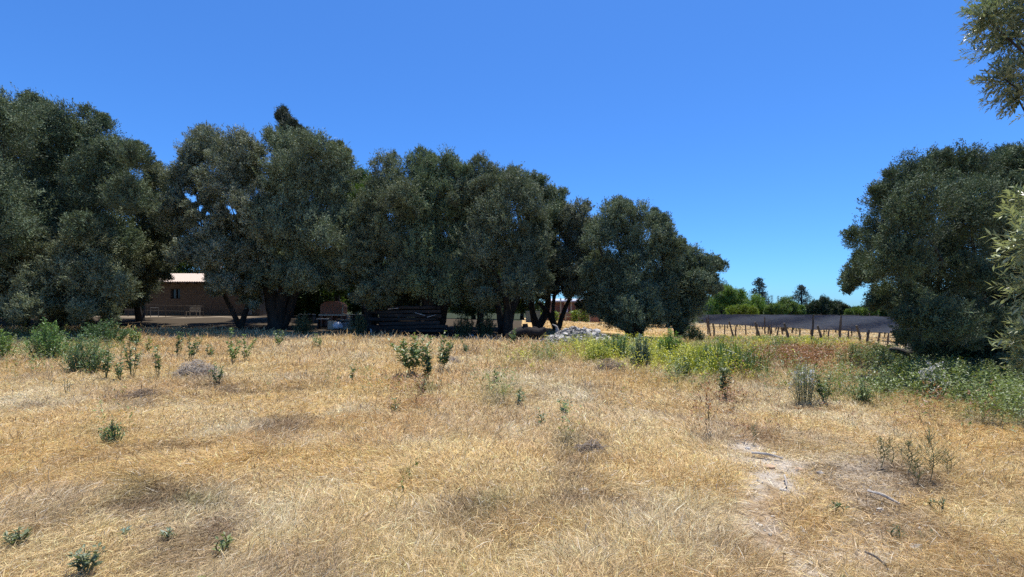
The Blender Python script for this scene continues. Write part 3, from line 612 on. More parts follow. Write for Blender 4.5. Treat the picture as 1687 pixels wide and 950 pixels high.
def bare_poplars(px, D, ytop, label, seed, n=3):
    r = np.random.default_rng(seed); b = at(px, 520, D); b[2] = g1(b[0], D); H = at(px, ytop, D)[2] - b[2]
    root = thing("poplar_tree", label, "poplar", b, "thin distant poplars"); Tg = Geo(); G = Geo()
    for k in range(n):
        x = (k - (n - 1) / 2) * .45 / 70 * D; h = H * r.uniform(.82, 1)
        Tg.tube([(x * .2, 0, 0), (x, 0, h * .55), (x * 1.2, .1, h)], [.12, .08, .03], 5)
        m = 130; z = r.uniform(.45, 1, m) * h; P = np.stack([x + r.normal(size=m) * .16, r.normal(size=m) * .16, z], 1)
        G.leaves(P, rdir(m, r) + (0, 0, 1), rdir(m, r), .3, .09, np.clip(np.array((.09, .12, .05)) * r.normal(1, .2, (m, 1)), .01, 1))
    Tg.build("trunk", M['bark'], root); G.build("foliage", M['green'], root)
bare_poplars(1191, 95, 455, "wispy poplar tops right beside the last olive", 7, 3)
bare_poplars(1269, 115, 485, "wispy poplar just right of the taller pine", 8, 2)
bare_poplars(1282, 120, 487, "single thin poplar above the rounded green tree", 9, 1)
bare_poplars(1306, 120, 489, "single thin poplar just left of the sparser pine", 10, 1)

def distant_woods():
    r = np.random.default_rng(99); G = Geo(); m = 90000
    D_ = r.uniform(125, 165, m); px = r.uniform(-900, 2600, m); x = (px - CX) / F * D_
    H = .8 + 3.2 * fbm(x, D_ * .2, 16, 7, 4) ** 1.2
    z = ground(x, D_) + H * r.random(m) ** .6
    G.leaves(np.stack([x, D_, z], 1), rdir(m, r), rdir(m, r) + (0, -.3, .6), 1.3, .8, np.clip(np.array((.07, .105, .035)) * r.normal(1, .2, (m, 1)), .01, 1), .2)
    tag(G.build("distant_woods", M['green']), "far belt of low woods along the horizon", "woods", kind='stuff')
distant_woods()

# the near olive reaching in from the right: real size leaves on twigs
def near_olive():
    r = np.random.default_rng(77)
    b = np.array([6.6, 4.6, g1(6.6, 4.6)])
    root = thing("olive_tree", "near olive tree whose leafy branches hang into the right photo edge", "olive tree", b)
    Tg = Geo(); G = Geo(); Tw = Geo()
    lobes = [(1650, 18, 38, 4.6), (1625, 30, 26, 4.6), (1672, 62, 44, 4.7), (1690, 120, 40, 4.7), (1655, 130, 26, 4.6), (1676, 160, 18, 4.6), (1700, -20, 70, 4.8), (1765, 40, 75, 5.0), (1712, 335, 30, 2.8), (1696, 395, 36, 2.75), (1725, 420, 44, 2.8), (1708, 465, 32, 2.75), (1750, 380, 50, 2.9),
             (1698, 545, 26, 2.7), (1708, 578, 28, 2.7), (1740, 545, 46, 2.8), (1706, 600, 16, 2.7), (1900, 250, 110, 4.8), (1850, 80, 110, 5.0), (1920, 400, 110, 4.6), (1870, 490, 90, 4.3), (1820, -90, 120, 5.2), (1930, 60, 130, 5.2), (1950, 300, 140, 5)]
    Tg.tube([b - (0, 0, .2), b + (-.05, 0, .7), b + (-.3, .1, 1.4), b + (-.5, .2, 2.1)], [.24, .18, .15, .13], 10, rough=.08)
    Tg.tube([b + (-.1, 0, .7), b + (.5, .2, 1.5), b + (.8, .3, 2.6)], [.13, .11, .06], 8, rough=.08)
    crotch = b + (-.4, .15, 1.9)
    for (px, py, rr, D_) in lobes:
        c = at(px, py, D_); R = rr / F * D_
        Tg.tube([crotch, (crotch + c) / 2 + r.normal(size=3) * .12 + (.35, -.1, .1), c], [.05, .02, .006], 6)
        vis = px < 1740; nt_ = int((46 if D_ > 3.5 else 24) * max(1, (R / .22)) ** 1.9) if vis else int(16 * max(1, (R / .22)) ** 1.9)
        for k in range(nt_):
            u = rdir(1, r)[0]; s = c + u * R * r.uniform(.0, .55); out = unit(u * .6 + np.array([-.45, -.1, .1]) + r.normal(size=3) * .35)
            Lt = r.uniform(.5, .95) * R + .06; e = s + out * Lt - np.array([0, 0, Lt * .15])
            Tw.tube([s, (s + e) / 2 + (0, 0, .02), e], [.0026, .0016, .0008], 4, closed=False)
            m = int(Lt / .0115); t = np.linspace(.12, 1, m); P = s[None] * (1 - t[:, None]) + e[None] * t[:, None]
            sd = unit(np.cross(out, rdir(1, r)[0])); sg = np.where(np.arange(m) % 2 == 0, 1, -1)[:, None]
            d = unit(out[None] * .9 + sd[None] * sg * .8 + r.normal(size=(m, 3)) * .28)
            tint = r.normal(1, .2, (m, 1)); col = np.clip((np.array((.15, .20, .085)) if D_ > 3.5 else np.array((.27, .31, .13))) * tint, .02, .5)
            y = r.random(m) < .02; col[y] = (.30, .26, .08)
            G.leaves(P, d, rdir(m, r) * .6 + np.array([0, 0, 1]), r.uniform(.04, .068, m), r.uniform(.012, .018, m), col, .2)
    for g, nm, mt in ((Tg, "trunk", M['bark']), (Tw, "twigs", M['stem']), (G, "crown", M['near_olive'])):
        o = g.build(nm, mt, origin=b); o.location = (0, 0, 0); o.parent = root
M['near_olive'] = leaf_mat("near_olive_leaf", under=(.36, .42, .28), trans=.30, rough=.35, spec=.6)
near_olive()


# ------------------------------------------------------------------ the brick house behind the trees on the left
def house():
    D = 41.0; x0 = (205 - CX) / F * D; x1 = (428 - CX) / F * D; gz = min(g1(x0, D), g1(x1, D)) - .1
    root = thing("brick_house", "low adobe brick house with faded sheet roof, half hidden behind olive trees", "house", ((x0 + x1) / 2, D, gz))
    ox = (x0 + x1) / 2; w = x1 - x0; H = 4.15 - gz; dp = 5.0
    def X(px): return (px - CX) / F * D - ox
    def Z(py): return CAMZ - (py - HY) / F * D - gz
    # front wall around a window opening
    wx0, wx1, wz0, wz1 = X(281), X(297), Z(492), Z(475)
    g = Geo()
    g.box(((-w / 2 + wx0) / 2, .15, H / 2), (wx0 + w / 2, .3, H)); g.box(((w / 2 + wx1) / 2, .15, H / 2), (w / 2 - wx1, .3, H))
    g.box(((wx0 + wx1) / 2, .15, wz0 / 2), (wx1 - wx0, .3, wz0)); g.box(((wx0 + wx1) / 2, .15, (wz1 + H) / 2), (wx1 - wx0, .3, H - wz1))
    g.box((-w / 2 + .15, dp / 2 + .15, H / 2), (.3, dp - .3, H)); g.box((w / 2 - .15, dp / 2 + .15, H / 2), (.3, dp - .3, H)); g.box((0, dp + .15, H / 2), (w, .3, H))
    g.build("wall", M['adobe'], root)
    f = Geo(); t = .07
    f.box(((wx0 + wx1) / 2, .12, wz0 + t / 2), (wx1 - wx0, .1, t)); f.box(((wx0 + wx1) / 2, .12, wz1 - t / 2), (wx1 - wx0, .1, t))
    f.box((wx0 + t / 2, .12, (wz0 + wz1) / 2), (t, .1, wz1 - wz0 - 2 * t)); f.box((wx1 - t / 2, .12, (wz0 + wz1) / 2), (t, .1, wz1 - wz0 - 2 * t)); f.box(((wx0 + wx1) / 2, .12, (wz0 + wz1) / 2), (t * .7, .08, wz1 - wz0 - 2 * t))
    win = f.build("window", M['wood'], root)
    p = Geo(); p.box(((wx0 + wx1) / 2, .2, (wz0 + wz1) / 2), (wx1 - wx0 - .02, .02, wz1 - wz0 - .02)); p.build("pane", M['glass'], win)
    r = Geo(); nx = 60; xs = np.linspace(-w / 2 - .4, w / 2 + .3, nx * 4)
    zz = .025 * np.sin(np.arange(nx * 4) * math.pi / 2)
    V = []; 
    for (y, z) in ((-.35, H + .0), (dp + .6, H + 1.15)):
        V.append(np.stack([xs, np.full_like(xs, y), z + zz], 1))
    V.append(V[0] - (0, 0, .06)); V.append(V[1] - (0, 0, .06)); n = nx * 4
    i = np.arange(n - 1); Q = np.concatenate([np.stack([i, i + 1, i + 1 + n, i + n], 1), np.stack([i + 1, i, i + 2 * n, i + 1 + 2 * n], 1), np.stack([i + 2 * n, i + 3 * n, i + 3 * n + 1, i + 2 * n + 1], 1), np.stack([i + n, i + n + 1, i + 3 * n + 1, i + 3 * n], 1)])
    r.add(np.concatenate(V), Q); rf = r.build("roof", M['tile'], root)
    c = Geo(); rp = Z(462)
    c.tube([(X(343), 1.6, H + .2), (X(343), 1.6, Z(436))], [.13, .13], 10); c.tube([(X(343), 1.6, Z(438)), (X(343), 1.6, Z(433))], [.2, .2], 10); c.build("flue", M['white'], rf)
    for k in range(16): e = Geo(); e.box((-w / 2 + .3 + k * (w - .6) / 15, -.1, H - .13), (.09, .5, .14)); e.build("rafter", M['wood'], root)
    d = Geo(); dx0, dx1 = X(404), X(416); dz = Z(498) 
    for k in range(6): d.box((dx0 + (k + .5) * (dx1 - dx0) / 6, -.03, dz / 2 + .1), ((dx1 - dx0) / 6 - .015, .05, dz - .2))
    d.build("door", M['plank'], root)
house()

def rail_fence():
    D = 38.5; a = at(180, 496, D); z0 = g1(a[0], D); root = thing("rail_fence", "low wire and rail fence in front of the brick house", "fence", (a[0], D, z0))
    x1 = (335 - CX) / F * D - a[0]
    P = Geo()
    for k in range(6):
        x = k * x1 / 5; P = Geo(); P.tube([(x, 0, -.1), (x, 0, 1.02)], [.03, .025], 6); P.build("post", M['wood'], root)
    for z in (.5, .95):
        R_ = Geo(); R_.tube([(0, 0, z + .06), (x1 / 2, 0, z - .03), (x1, 0, z - .12)], [.012] * 3, 5); R_.build("rail", M['wood'], root)
    D = 37.8; a = at(248, 505, D); b = at(261, 518, D); w = b[0] - a[0]; z0 = g1(a[0], D)
    g = Geo(); 
    for x in (0, w): g.tube([(x, 0, 0), (x, 0, .75)], [.022, .022], 6)
    g.tube([(0, 0, .75), (w, 0, .75)], [.022, .022], 6); g.tube([(0, 0, .12), (w, 0, .12)], [.022, .022], 6)
    tag(g.build("gate_frame", M['grey'], None), "small empty metal gate frame standing before the house rail", "gate").location = (a[0], D, z0)
    # a slatted chair left by the wall
    D = 37.5; a = at(318, 512, D); z0 = g1(a[0], D); root = thing("garden_chair", "pale slatted garden chair by the house wall", "chair", (a[0], D, z0))
    s = Geo(); [s.box((0, -.2 + k * .1, .43), (.9, .07, .03)) for k in range(5)]; s.build("seat", M['plank'], root)
    s = Geo(); [s.box((0, .24 + k * .02, .55 + k * .12), (.9, .02, .07)) for k in range(4)]; s.build("backrest", M['plank'], root)
    for x in (-.4, .4):
        for y in (-.2, .22):
            l = Geo(); l.tube([(x, y, -.02), (x, y, .42)], [.022, .022], 6); l.build("leg", M['plank'], root)
rail_fence()

# ------------------------------------------------------------------ brick oven and the things around it
def oven():
    D = 30.5; c = at(551, 517, D); z0 = g1(c[0], D); s = D / F
    root = thing("brick_oven", "arched red brick barbecue oven standing on a raised hearth", "oven", (c[0], D, z0))
    def L(px, py): return (px - 551) * s, CAMZ - (py - HY) * s - z0
    x0, zb = L(532, 517); x1, zt = L(568, 496)
    th = np.linspace(math.pi, 0, 15); prof = [(x0, zb)] + [(x0 + (x1 - x0) * (.5 + .5 * math.cos(t) if 1 else 0), zb + (zt - zb) * (.55 + .45 * math.sin(t))) for t in th] + [(x1, zb)]
    prof = np.array(prof); n = len(prof); mid = np.array([(x0 + x1) / 2, zb + .3])
    V = []; Q = []
    for y in (-.45, .45): V += [(p[0], y, p[1]) for p in prof] + [(mid[0], y, zb)]
    m = n + 1
    for i in range(n - 1): Q += [[i, i + 1, m + i + 1, m + i], [i + 1, i, n, n], [m + i, m + i + 1, m + n, m + n]]
    g = Geo(); 
    Qa = np.array(Q); quads = Qa[0::3]; g.add(np.array(V), quads)
    for y in (-.45, .45):
        for i in range(n - 1):
            a, b = prof[i], prof[i + 1]; g.add([(a[0], y, a[1]), (b[0], y, b[1]), (b[0], y, zb), (a[0], y, zb)], [[0, 1, 2, 3]]) if abs(a[0] - b[0]) > 1e-4 else None
    g.build("dome", M['redbrick'], root)
    g = Geo(); g.box(((x0 + x1) / 2, 0, zb - .06), (x1 - x0 + .15, 1.05, .1)); g.build("slab", M['concrete'], root)
    for x in (x0 + .05, (x0 + x1) / 2, x1 - .05):
        g = Geo(); g.box((x, 0, (zb - .11) / 2), (.14, .8, zb - .11)); g.build("pillar", M['redbrick'], root)
    g = Geo(); g.tube([(x1 + .03, -.5, zb), (x1 + .06, -.5, zt - .15)], [.045, .04], 6); g.build("edging", M['cream'], root)
    fx = [("hearth", )]
    D2 = 29.2; s2 = D2 / F; a = at(548, 538, D2); b = at(600, 538, D2); zg = g1((a[0] + b[0]) / 2, D2)
    g = Geo(); g.box((0, 0, 0), (b[0] - a[0], .5, .16), jit=.01)
    tag(g.build("stone_step", M['cream'], None), "long pale stone step on the ground in front of the oven", "step").location = ((a[0] + b[0]) / 2, D2, zg + .06)
    c = at(547, 538, 29.0); zg = g1(c[0], 29.0)
    g = Geo(); g.tube([(0, 0, 0), (0, 0, .52)], [.27, .25], 20)
    tag(g.build("concrete_drum", M['cream'], None, smooth=False), "short cream concrete drum standing left of the white sack", "drum").location = (c[0], 29.0, zg)
    c = at(534, 525, 29.3); g = Geo(); zt2 = c[2] - g1(c[0], 29.3)
    root = thing("low_bench", "small slab bench left of the cream drum", "bench", (c[0], 29.3, c[2] - zt2))
    g = Geo(); g.box((0, 0, zt2), (.75, .4, .05)); g.build("seat", M['concrete'], root)
    for x in (-.33, .3): g = Geo(); g.box((x, 0, zt2 / 2 - .02), (.06, .35, zt2 - .06)); g.build("leg", M['dark'], root)
    # sack
    c = at(557, 533, 28.9); zg = g1(c[0], 28.9); r = np.random.default_rng(3); g = Geo()
    th = np.linspace(0, math.pi, 9)
    g.tube([(-.27, 0, .22), (-.1, 0, .26), (.1, 0, .24), (.3, 0, .12)], [.14, .24, .22, .05], 12, rough=.08)
    tag(g.build("white_sack", M['bag'], None, smooth=True), "white plastic sack slumped beside the cream drum", "sack").location = (c[0], 28.9, zg - .02)
    # boxes
    for (px, py, w, h, D3, lb, mt) in ((571, 537, .55, .5, 29.6, "grey block box right of the white sack", 'grey'), (598, 538, .62, .58, 29.4, "dark open crate at the right end of the stone step", 'dark'), (588, 530, .7, .75, 30.6, "dark metal drum box behind the open crate", 'dark'), (506, 517, .95, .62, 32.5, "dark cabinet left of the brick oven", 'dark')):
        c = at(px, py, D3); zg = g1(c[0], D3); root = thing("storage_box", lb, "box", (c[0], D3, zg)); t = .03
        g = Geo(); g.box((0, .25, h / 2), (w, t, h)); g.box((-w / 2, 0, h / 2), (t, .5, h)); g.box((w / 2, 0, h / 2), (t, .5, h)); g.box((0, 0, .02), (w - t, .47, t)); g.box((0, -.245, h * .38), (w - t, t, h * .7)); g.build("body", M[mt], root)
        g = Geo(); g.box((.0, .02, h + .02), (w + .06, .56, t)); g.build("lid", M['grey' if mt == 'dark' else 'concrete'], root)
    for k, (p, q, lb) in enumerate((((566, 516), (579, 527), "longest bleached stick leaning from the oven"), ((570, 527), (577, 517), "short bleached stick crossing the long one"), ((573, 524), (581, 521), "thin bleached stick lowest of the bundle"))):
        a = at(*p, 29.9); b = at(*q, 29.0); g = Geo(); g.tube([a, (a + b) / 2 + (0, 0, .03), b], [.03, .03, .022], 6)
        tag(g.build("stick", M['plank'], None, origin=a), lb, "stick", "sticks by the oven")
    c = at(612, 540, 27.5); zg = g1(c[0], 27.5); g = Geo(); g.tube([(0, 0, 0), (0, 0, .28)], [.085, .07], 8)
    tag(g.build("marker_stone", M['white'], None), "small upright white marker stone at the timber stack's left end", "stone").location = (c[0], 27.5, zg)
oven()

def timber_stack():
    r = np.random.default_rng(5); D = 27.6; s = D / F; zg = g1((672 - CX) * s, D)
    words_ = ["lowest", "second", "third", "fourth", "fifth", "sixth", "topmost"]
    for lay in range(7):
        n = 3
        for k in range(n):
            L_ = r.uniform(3.2, 4.4); x = (668 + r.uniform(-10, 12) - CX) * s; y = D + (k - 1) * .42 + r.uniform(-.05, .05); z = zg + .13 + lay * .225
            g = Geo()
            if (lay + k) % 3: g.box((0, 0, 0), (L_, .3, .17), rz=r.normal() * .03, ry=r.normal() * .012, jit=.012)
            else: g.tube([(-L_ / 2, 0, 0), (0, .03, .01), (L_ / 2, 0, 0)], [.12, .11, .10], 9, rough=.05)
            tag(g.build("timber_log" if not (lay + k) % 3 else "timber_beam", M['timber'], None), "%s timber in the %s layer of the dark stack, %s" % ("round" if not (lay + k) % 3 else "squared", words_[lay], ["front row", "middle row", "back row"][k]), "timber", "stacked timbers under the olive trees").location = (x, y, z)
    for (px, py, lb) in ((692, 517, "short pale board end lying on the stack's middle"), (648, 508, "pale twisted offcut on the stack's left part"), (712, 520, "pale board splinter right on the stack")):
        a = at(px, py, D - .75); g = Geo(); g.box((0, 0, 0), (.6, .08, .04), ry=r.normal() * .2, jit=.01)
        tag(g.build("board", M['plank'], None), lb, "board", "pale boards on the stack").location = tuple(a)
timber_stack()

# ------------------------------------------------------------------ log, stones, far building
def fallen_log():
    D = 22.8; s = D / F; z0 = g1((880 - CX) * s, D)
    b = np.array([(880 - CX) * s, D, z0])
    root = thing("fallen_log", "dark fallen log with an upturned stump end beside the leaning olive", "log", b)
    g = Geo(); P = lambda px, py, dy=0: np.array([(px - 880) * s, dy, CAMZ - (py - HY) * s - z0])
    g.tube([P(838, 556), P(852, 548), P(868, 546), P(884, 548), P(893, 545), P(899, 541)], [.22, .24, .26, .24, .16, .10], 10, rough=.08); g.build("trunk", M['dark_bark'], root, smooth=True)
    g = Geo(); g.tube([P(870, 548), P(866, 540), P(865, 533)], [.2, .13, .14], 9, rough=.06); g.build("branch", M['dark_bark'], root, smooth=True)
    g = Geo(); g.tube([P(888, 546), P(881, 541, .1), P(878, 541, .15)], [.14, .11, .07], 8, rough=.06); g.build("branch", M['dark_bark'], root, smooth=True)
    D = 24.6; a = at(910, 534, D); b = at(918, 544, D); g = Geo(); g.tube([a, (a * .4 + b * .6) + (.05, 0, .08), b, b + (.06, 0, -.4)], [.02, .05, .1, .12], 8, rough=.05)
    tag(g.build("bleached_branch", M['plank'], None, origin=b), "curved bleached branch sticking up behind the stone pile", "branch")
    # twisted grey trunk lying at the foot of the lone olive
    D = 13.2; s = D / F; P = lambda px, py, dy=0: at(px, py, D + dy); b = P(1500, 600); b[2] = g1(b[0], D)
    g = Geo(); g.tube([P(1466, 575), P(1478, 577), P(1490, 584, .1), P(1503, 577, .3), P(1512, 566, .6), P(1524, 545, .9)], [.04, .09, .17, .2, .2, .16], 10, rough=.07)
    g.tube([P(1490, 584, .1), P(1496, 596, .2), P(1503, 612, .3)], [.15, .2, .24], 9, rough=.07)
    tag(g.build("twisted_limb", M['bark_pale'], None, smooth=True, origin=b), "twisted grey limb bending up from the ground at the lone olive's left foot", "tree limb")
fallen_log()

def rock_geo(r, size, sub=5):
    g = Geo(); th = np.linspace(0, math.pi, sub + 2); n = 8; V = []
    k = rdir(6, r); off = r.uniform(.62, .95, 6)
    for t in th:
        for p in np.linspace(0, 2 * math.pi, n, endpoint=False):
            v = np.array([math.sin(t) * math.cos(p), math.sin(t) * math.sin(p), math.cos(t)])
            for q in range(6):
                d = v @ k[q]
                if d > off[q]: v = v - k[q] * (d - off[q])
            V.append(v * size * r.uniform(.93, 1.07))
    i = np.arange(len(th) - 1)[:, None] * n; j = np.arange(n)[None]; j2 = (j + 1) % n
    g.add(V, np.stack([i + j, i + n + j, i + n + j2, i + j2], -1).reshape(-1, 4)); return g

def stones():
    r = np.random.default_rng(9)
    protos = []
    def pile_h(u): return max(0, 1 - u * u)
    D0 = 22.4; s = D0 / F; cx = (958 - CX) * s; wx = 72 * s; zc = g1(cx, D0)
    # the mass of small rubble
    G = Geo(); n = 2600
    u = r.uniform(-1, 1, n); v = r.uniform(-1, 1, n); H = .72
    prof = lambda a, b: np.maximum(0, (1 - np.abs(a + .05) ** 1.7)) * np.maximum(0, 1 - b * b) * H * (.75 + .5 * noise(a * 3 + 7, b * 3 + 4, .5, 3))
    for a, b in zip(u, v):
        z = prof(a, b)
        if z < .03: continue
        k = rock_geo(r, np.array((r.uniform(.05, .12), r.uniform(.05, .10), r.uniform(.03, .06))), 2)
        V = k.V[0]; an = r.uniform(0, 6.28); ti = r.normal() * .5; ca, sa = math.cos(an), math.sin(an)
        V = np.stack([V[:, 0] * ca - V[:, 1] * sa, V[:, 0] * sa + V[:, 1] * ca, V[:, 2] + V[:, 0] * ti], 1)
        x = cx + a * wx; y = D0 + b * 1.3; G.add(V + (x, y, g1(x, y) + z - .02), k.Q[0], np.array((1, .98, .95)) * r.uniform(.35, 1.0))
    M['rubble'] = M['stone']
    tag(G.build("rubble", M['stone'], None), "long low heap of small pale broken stones before the trees", "rubble", kind='stuff')
    big = [rock_geo(r, np.array((.2, .15, .09)), 4).build("stone", M['stone']) for _ in range(4)]
    first = [True] * 4
    for k in range(46):
        a = r.uniform(-.85, .8); b = r.uniform(-.9, .2); z = float(prof(np.array([a]), np.array([b]))[0]); i = k % 4
        o = big[i] if first[i] else big[i].copy()
        if not first[i]: C.objects.link(o)
        first[i] = False
        x = cx + a * wx; y = D0 + b * 1.3; o.location = (x, y, g1(x, y) + z + .02); o.rotation_euler = (r.normal() * .4, r.normal() * .4, r.uniform(0, 6)); q = r.uniform(.6, 1.1); o.scale = (q, q, q)
        tag(o, "pale broken stone lying on the rubble heap", "stone", "bigger stones on the rubble heap")
    # loose stones and scraps in the field
    for (px, py, w, lb) in ((962, 806, 14, "grey white stone in the dark grass hollow at centre"), (1030, 888, 13, "grey white stone low in the photo, left of the bare path"), (937, 772, 8, "small pale stone up-left of the grey white stone"), (1070, 793, 12, "pale flat stone between hollow and bare path"), (1215, 718, 9, "white stone at the upper end of the bare path"),
                            (1232, 737, 8, "white chip below the path's upper end"), (1268, 768, 13, "tan flat stone beside the bare path"), (1275, 745, 8, "white chip on the fallen plank's right"), (1316, 772, 10, "grey flat stone right of the tan one"), (1290, 805, 9, "pale crumb of mortar on the path"), (1338, 928, 9, "white stone at the path's lower end"), (1525, 862, 7, "small white stone at lower right in the thin grass"),
                            (1535, 888, 7, "tiny white stone below another at lower right"), (1596, 678, 10, "grey white stone at the edge of the right green patch"), (812, 652, 7, "pale stone in the pale strip at the middle of the field"), (865, 657, 7, "pale stone right of another in the pale strip"), (1620, 920, 7, "grey stone near the lower right corner"), (1252, 862, 7, "small grey stone left of the bare path"), (568, 559, 8, "white scrap of plastic at the field edge before the oven"), (778, 553, 6, "white stone at the foot of the timber trees")):
        X_, D_ = foot(px, py, .03); R_ = w / F * D_ * .7
        g = rock_geo(r, np.array((R_, R_ * .75, R_ * .5)), 4); g.C[0][:, :3] *= (1.15, .85, .6) if 'tan' in lb else 1.0
        tag(g.build("stone", M['stone'], None), lb, "stone", "loose stones in the field").location = (X_, D_, g1(X_, D_) + R_ * .18)
    for (p, q, rad, lb, m) in (((1238, 747), (1290, 754), .014, "weathered grey plank lying across the top of the bare path", 'plank'), ((1292, 785), (1296, 800), .008, "thin pale stick beside the bare path", 'plank'), ((1430, 810), (1482, 830), .012, "long thin stick in the trampled grass at right", 'plank'), ((1425, 915), (1462, 932), .007, "dark stick near the bottom at right", 'wood'), ((1180, 566), (1198, 590), .03, "pale stalk leaning out of the reeds", 'plank')):
        X0, D0_ = foot(*p, .04); X1, D1_ = foot(*q, .04); a = np.array([X0, D0_, g1(X0, D0_) + .05]); b = np.array([X1, D1_, g1(X1, D1_) + .03 + (rad > .025) * .5])
        if rad > .025: b = at(1184, 566, D0_); 
        g = Geo(); g.tube([a, (a + b) / 2 + (0, 0, .015), b], [rad, rad * 1.1, rad * .7], 6, rough=.08); tag(g.build("stick", M[m], None, origin=a), lb, "stick", "sticks in the field")
stones()

def far_building():
    D = 47.0; s = D / F; x0 = (884 - CX) * s; x1 = (1000 - CX) * s; z0 = g1((x0 + x1) / 2, D)
    root = thing("brick_shed", "far red brick building seen under the middle olive crowns", "building", (x0, D, z0))
    X = lambda px: (px - CX) * s - x0; Z = lambda py: CAMZ - (py - HY) * s - z0
    g = Geo(); g.box(((X(900) + X(955)) / 2, .1, Z(516) / 2), (X(955) - X(900) + 4, .2, Z(514))); g.box((X(940), 4, Z(495) / 2), (X(968) - X(912), 5, Z(495)))
    g.build("wall", M['redbrick'], root)
    g = Geo(); g.box((X(940), 3.9, Z(493)), (X(972) - X(908), 5.6, .15), rx=.06); g.build("roof", M['paleroof'], root)
    g = Geo(); g.box((X(935.5), 1.46, Z(505)), (.35, .08, 1.5)); g.build("window", M['white'], root)
    for px in (926, 944): g = Geo(); g.box((X(px), 1.43, Z(505)), (.16, .1, 1.8)); g.build("pillar", M['cream'], root)
    for px in (918, 930, 944, 968): g = Geo(); g.tube([(X(px), -1.2, 0), (X(px), -1.2, Z(515))], [.07, .07], 6); g.build("post", M['plank'], root)
    for (a, b, y) in ((918, 936, 515), (930, 972, 516), (930, 946, 521)): g = Geo(); g.box(((X(a) + X(b)) / 2, -1.2, Z(y)), (X(b) - X(a), .1, .12)); g.build("beam", M['plank'], root)
    D = 40; a = at(878, 530, D); z0 = g1(a[0], D); s = D / F
    root = thing("metal_container", "blue grey metal bin behind the leaning olive trunk", "container", (a[0], D, z0))
    g = Geo(); g.box((0, 0, .45), (1.2, .9, .9)); g.build("body", M['blue'], root); g = Geo(); g.box((0, 0, .93), (1.28, .98, .05)); g.build("lid", M['blue'], root)
    for k, (px, pt, pb, w) in enumerate(((914, 513, 532, 6), (948, 512, 532, 8), (886, 516, 532, 10), (962, 500, 532, 10))):
        D = 45.2; r = np.random.default_rng(k); b = at(px, pb, D); b[2] = g1(b[0], D); H = at(px, pt, D)[2] - b[2]; g = Geo(); m = 420
        P = b + np.stack([r.normal(size=m) * w / F * D * .4, r.normal(size=m) * .25, r.uniform(0.02, 1, m) * H], 1); g.leaves(P, rdir(m, r), rdir(m, r), .22, .12, np.clip(np.array((.16, .23, .04)) * r.normal(1, .2, (m, 1)), .01, 1))
        root = thing("climbing_vine", ["yellow green vine left on the far building's posts", "yellow green vine at the middle post of the far building", "low green vine by the far wall's left end", "tall green vine hanging at the far building's right"][k], "vine", b, "vines on the far building")
        o = g.build("foliage", M['green'], origin=b); o.location = (0, 0, 0); o.parent = root; t = Geo(); t.tube([(0, 0, 0), (.05, 0, H * .8)], [.04, .03], 5); t.build("stem", M['bark'], root)
far_building()

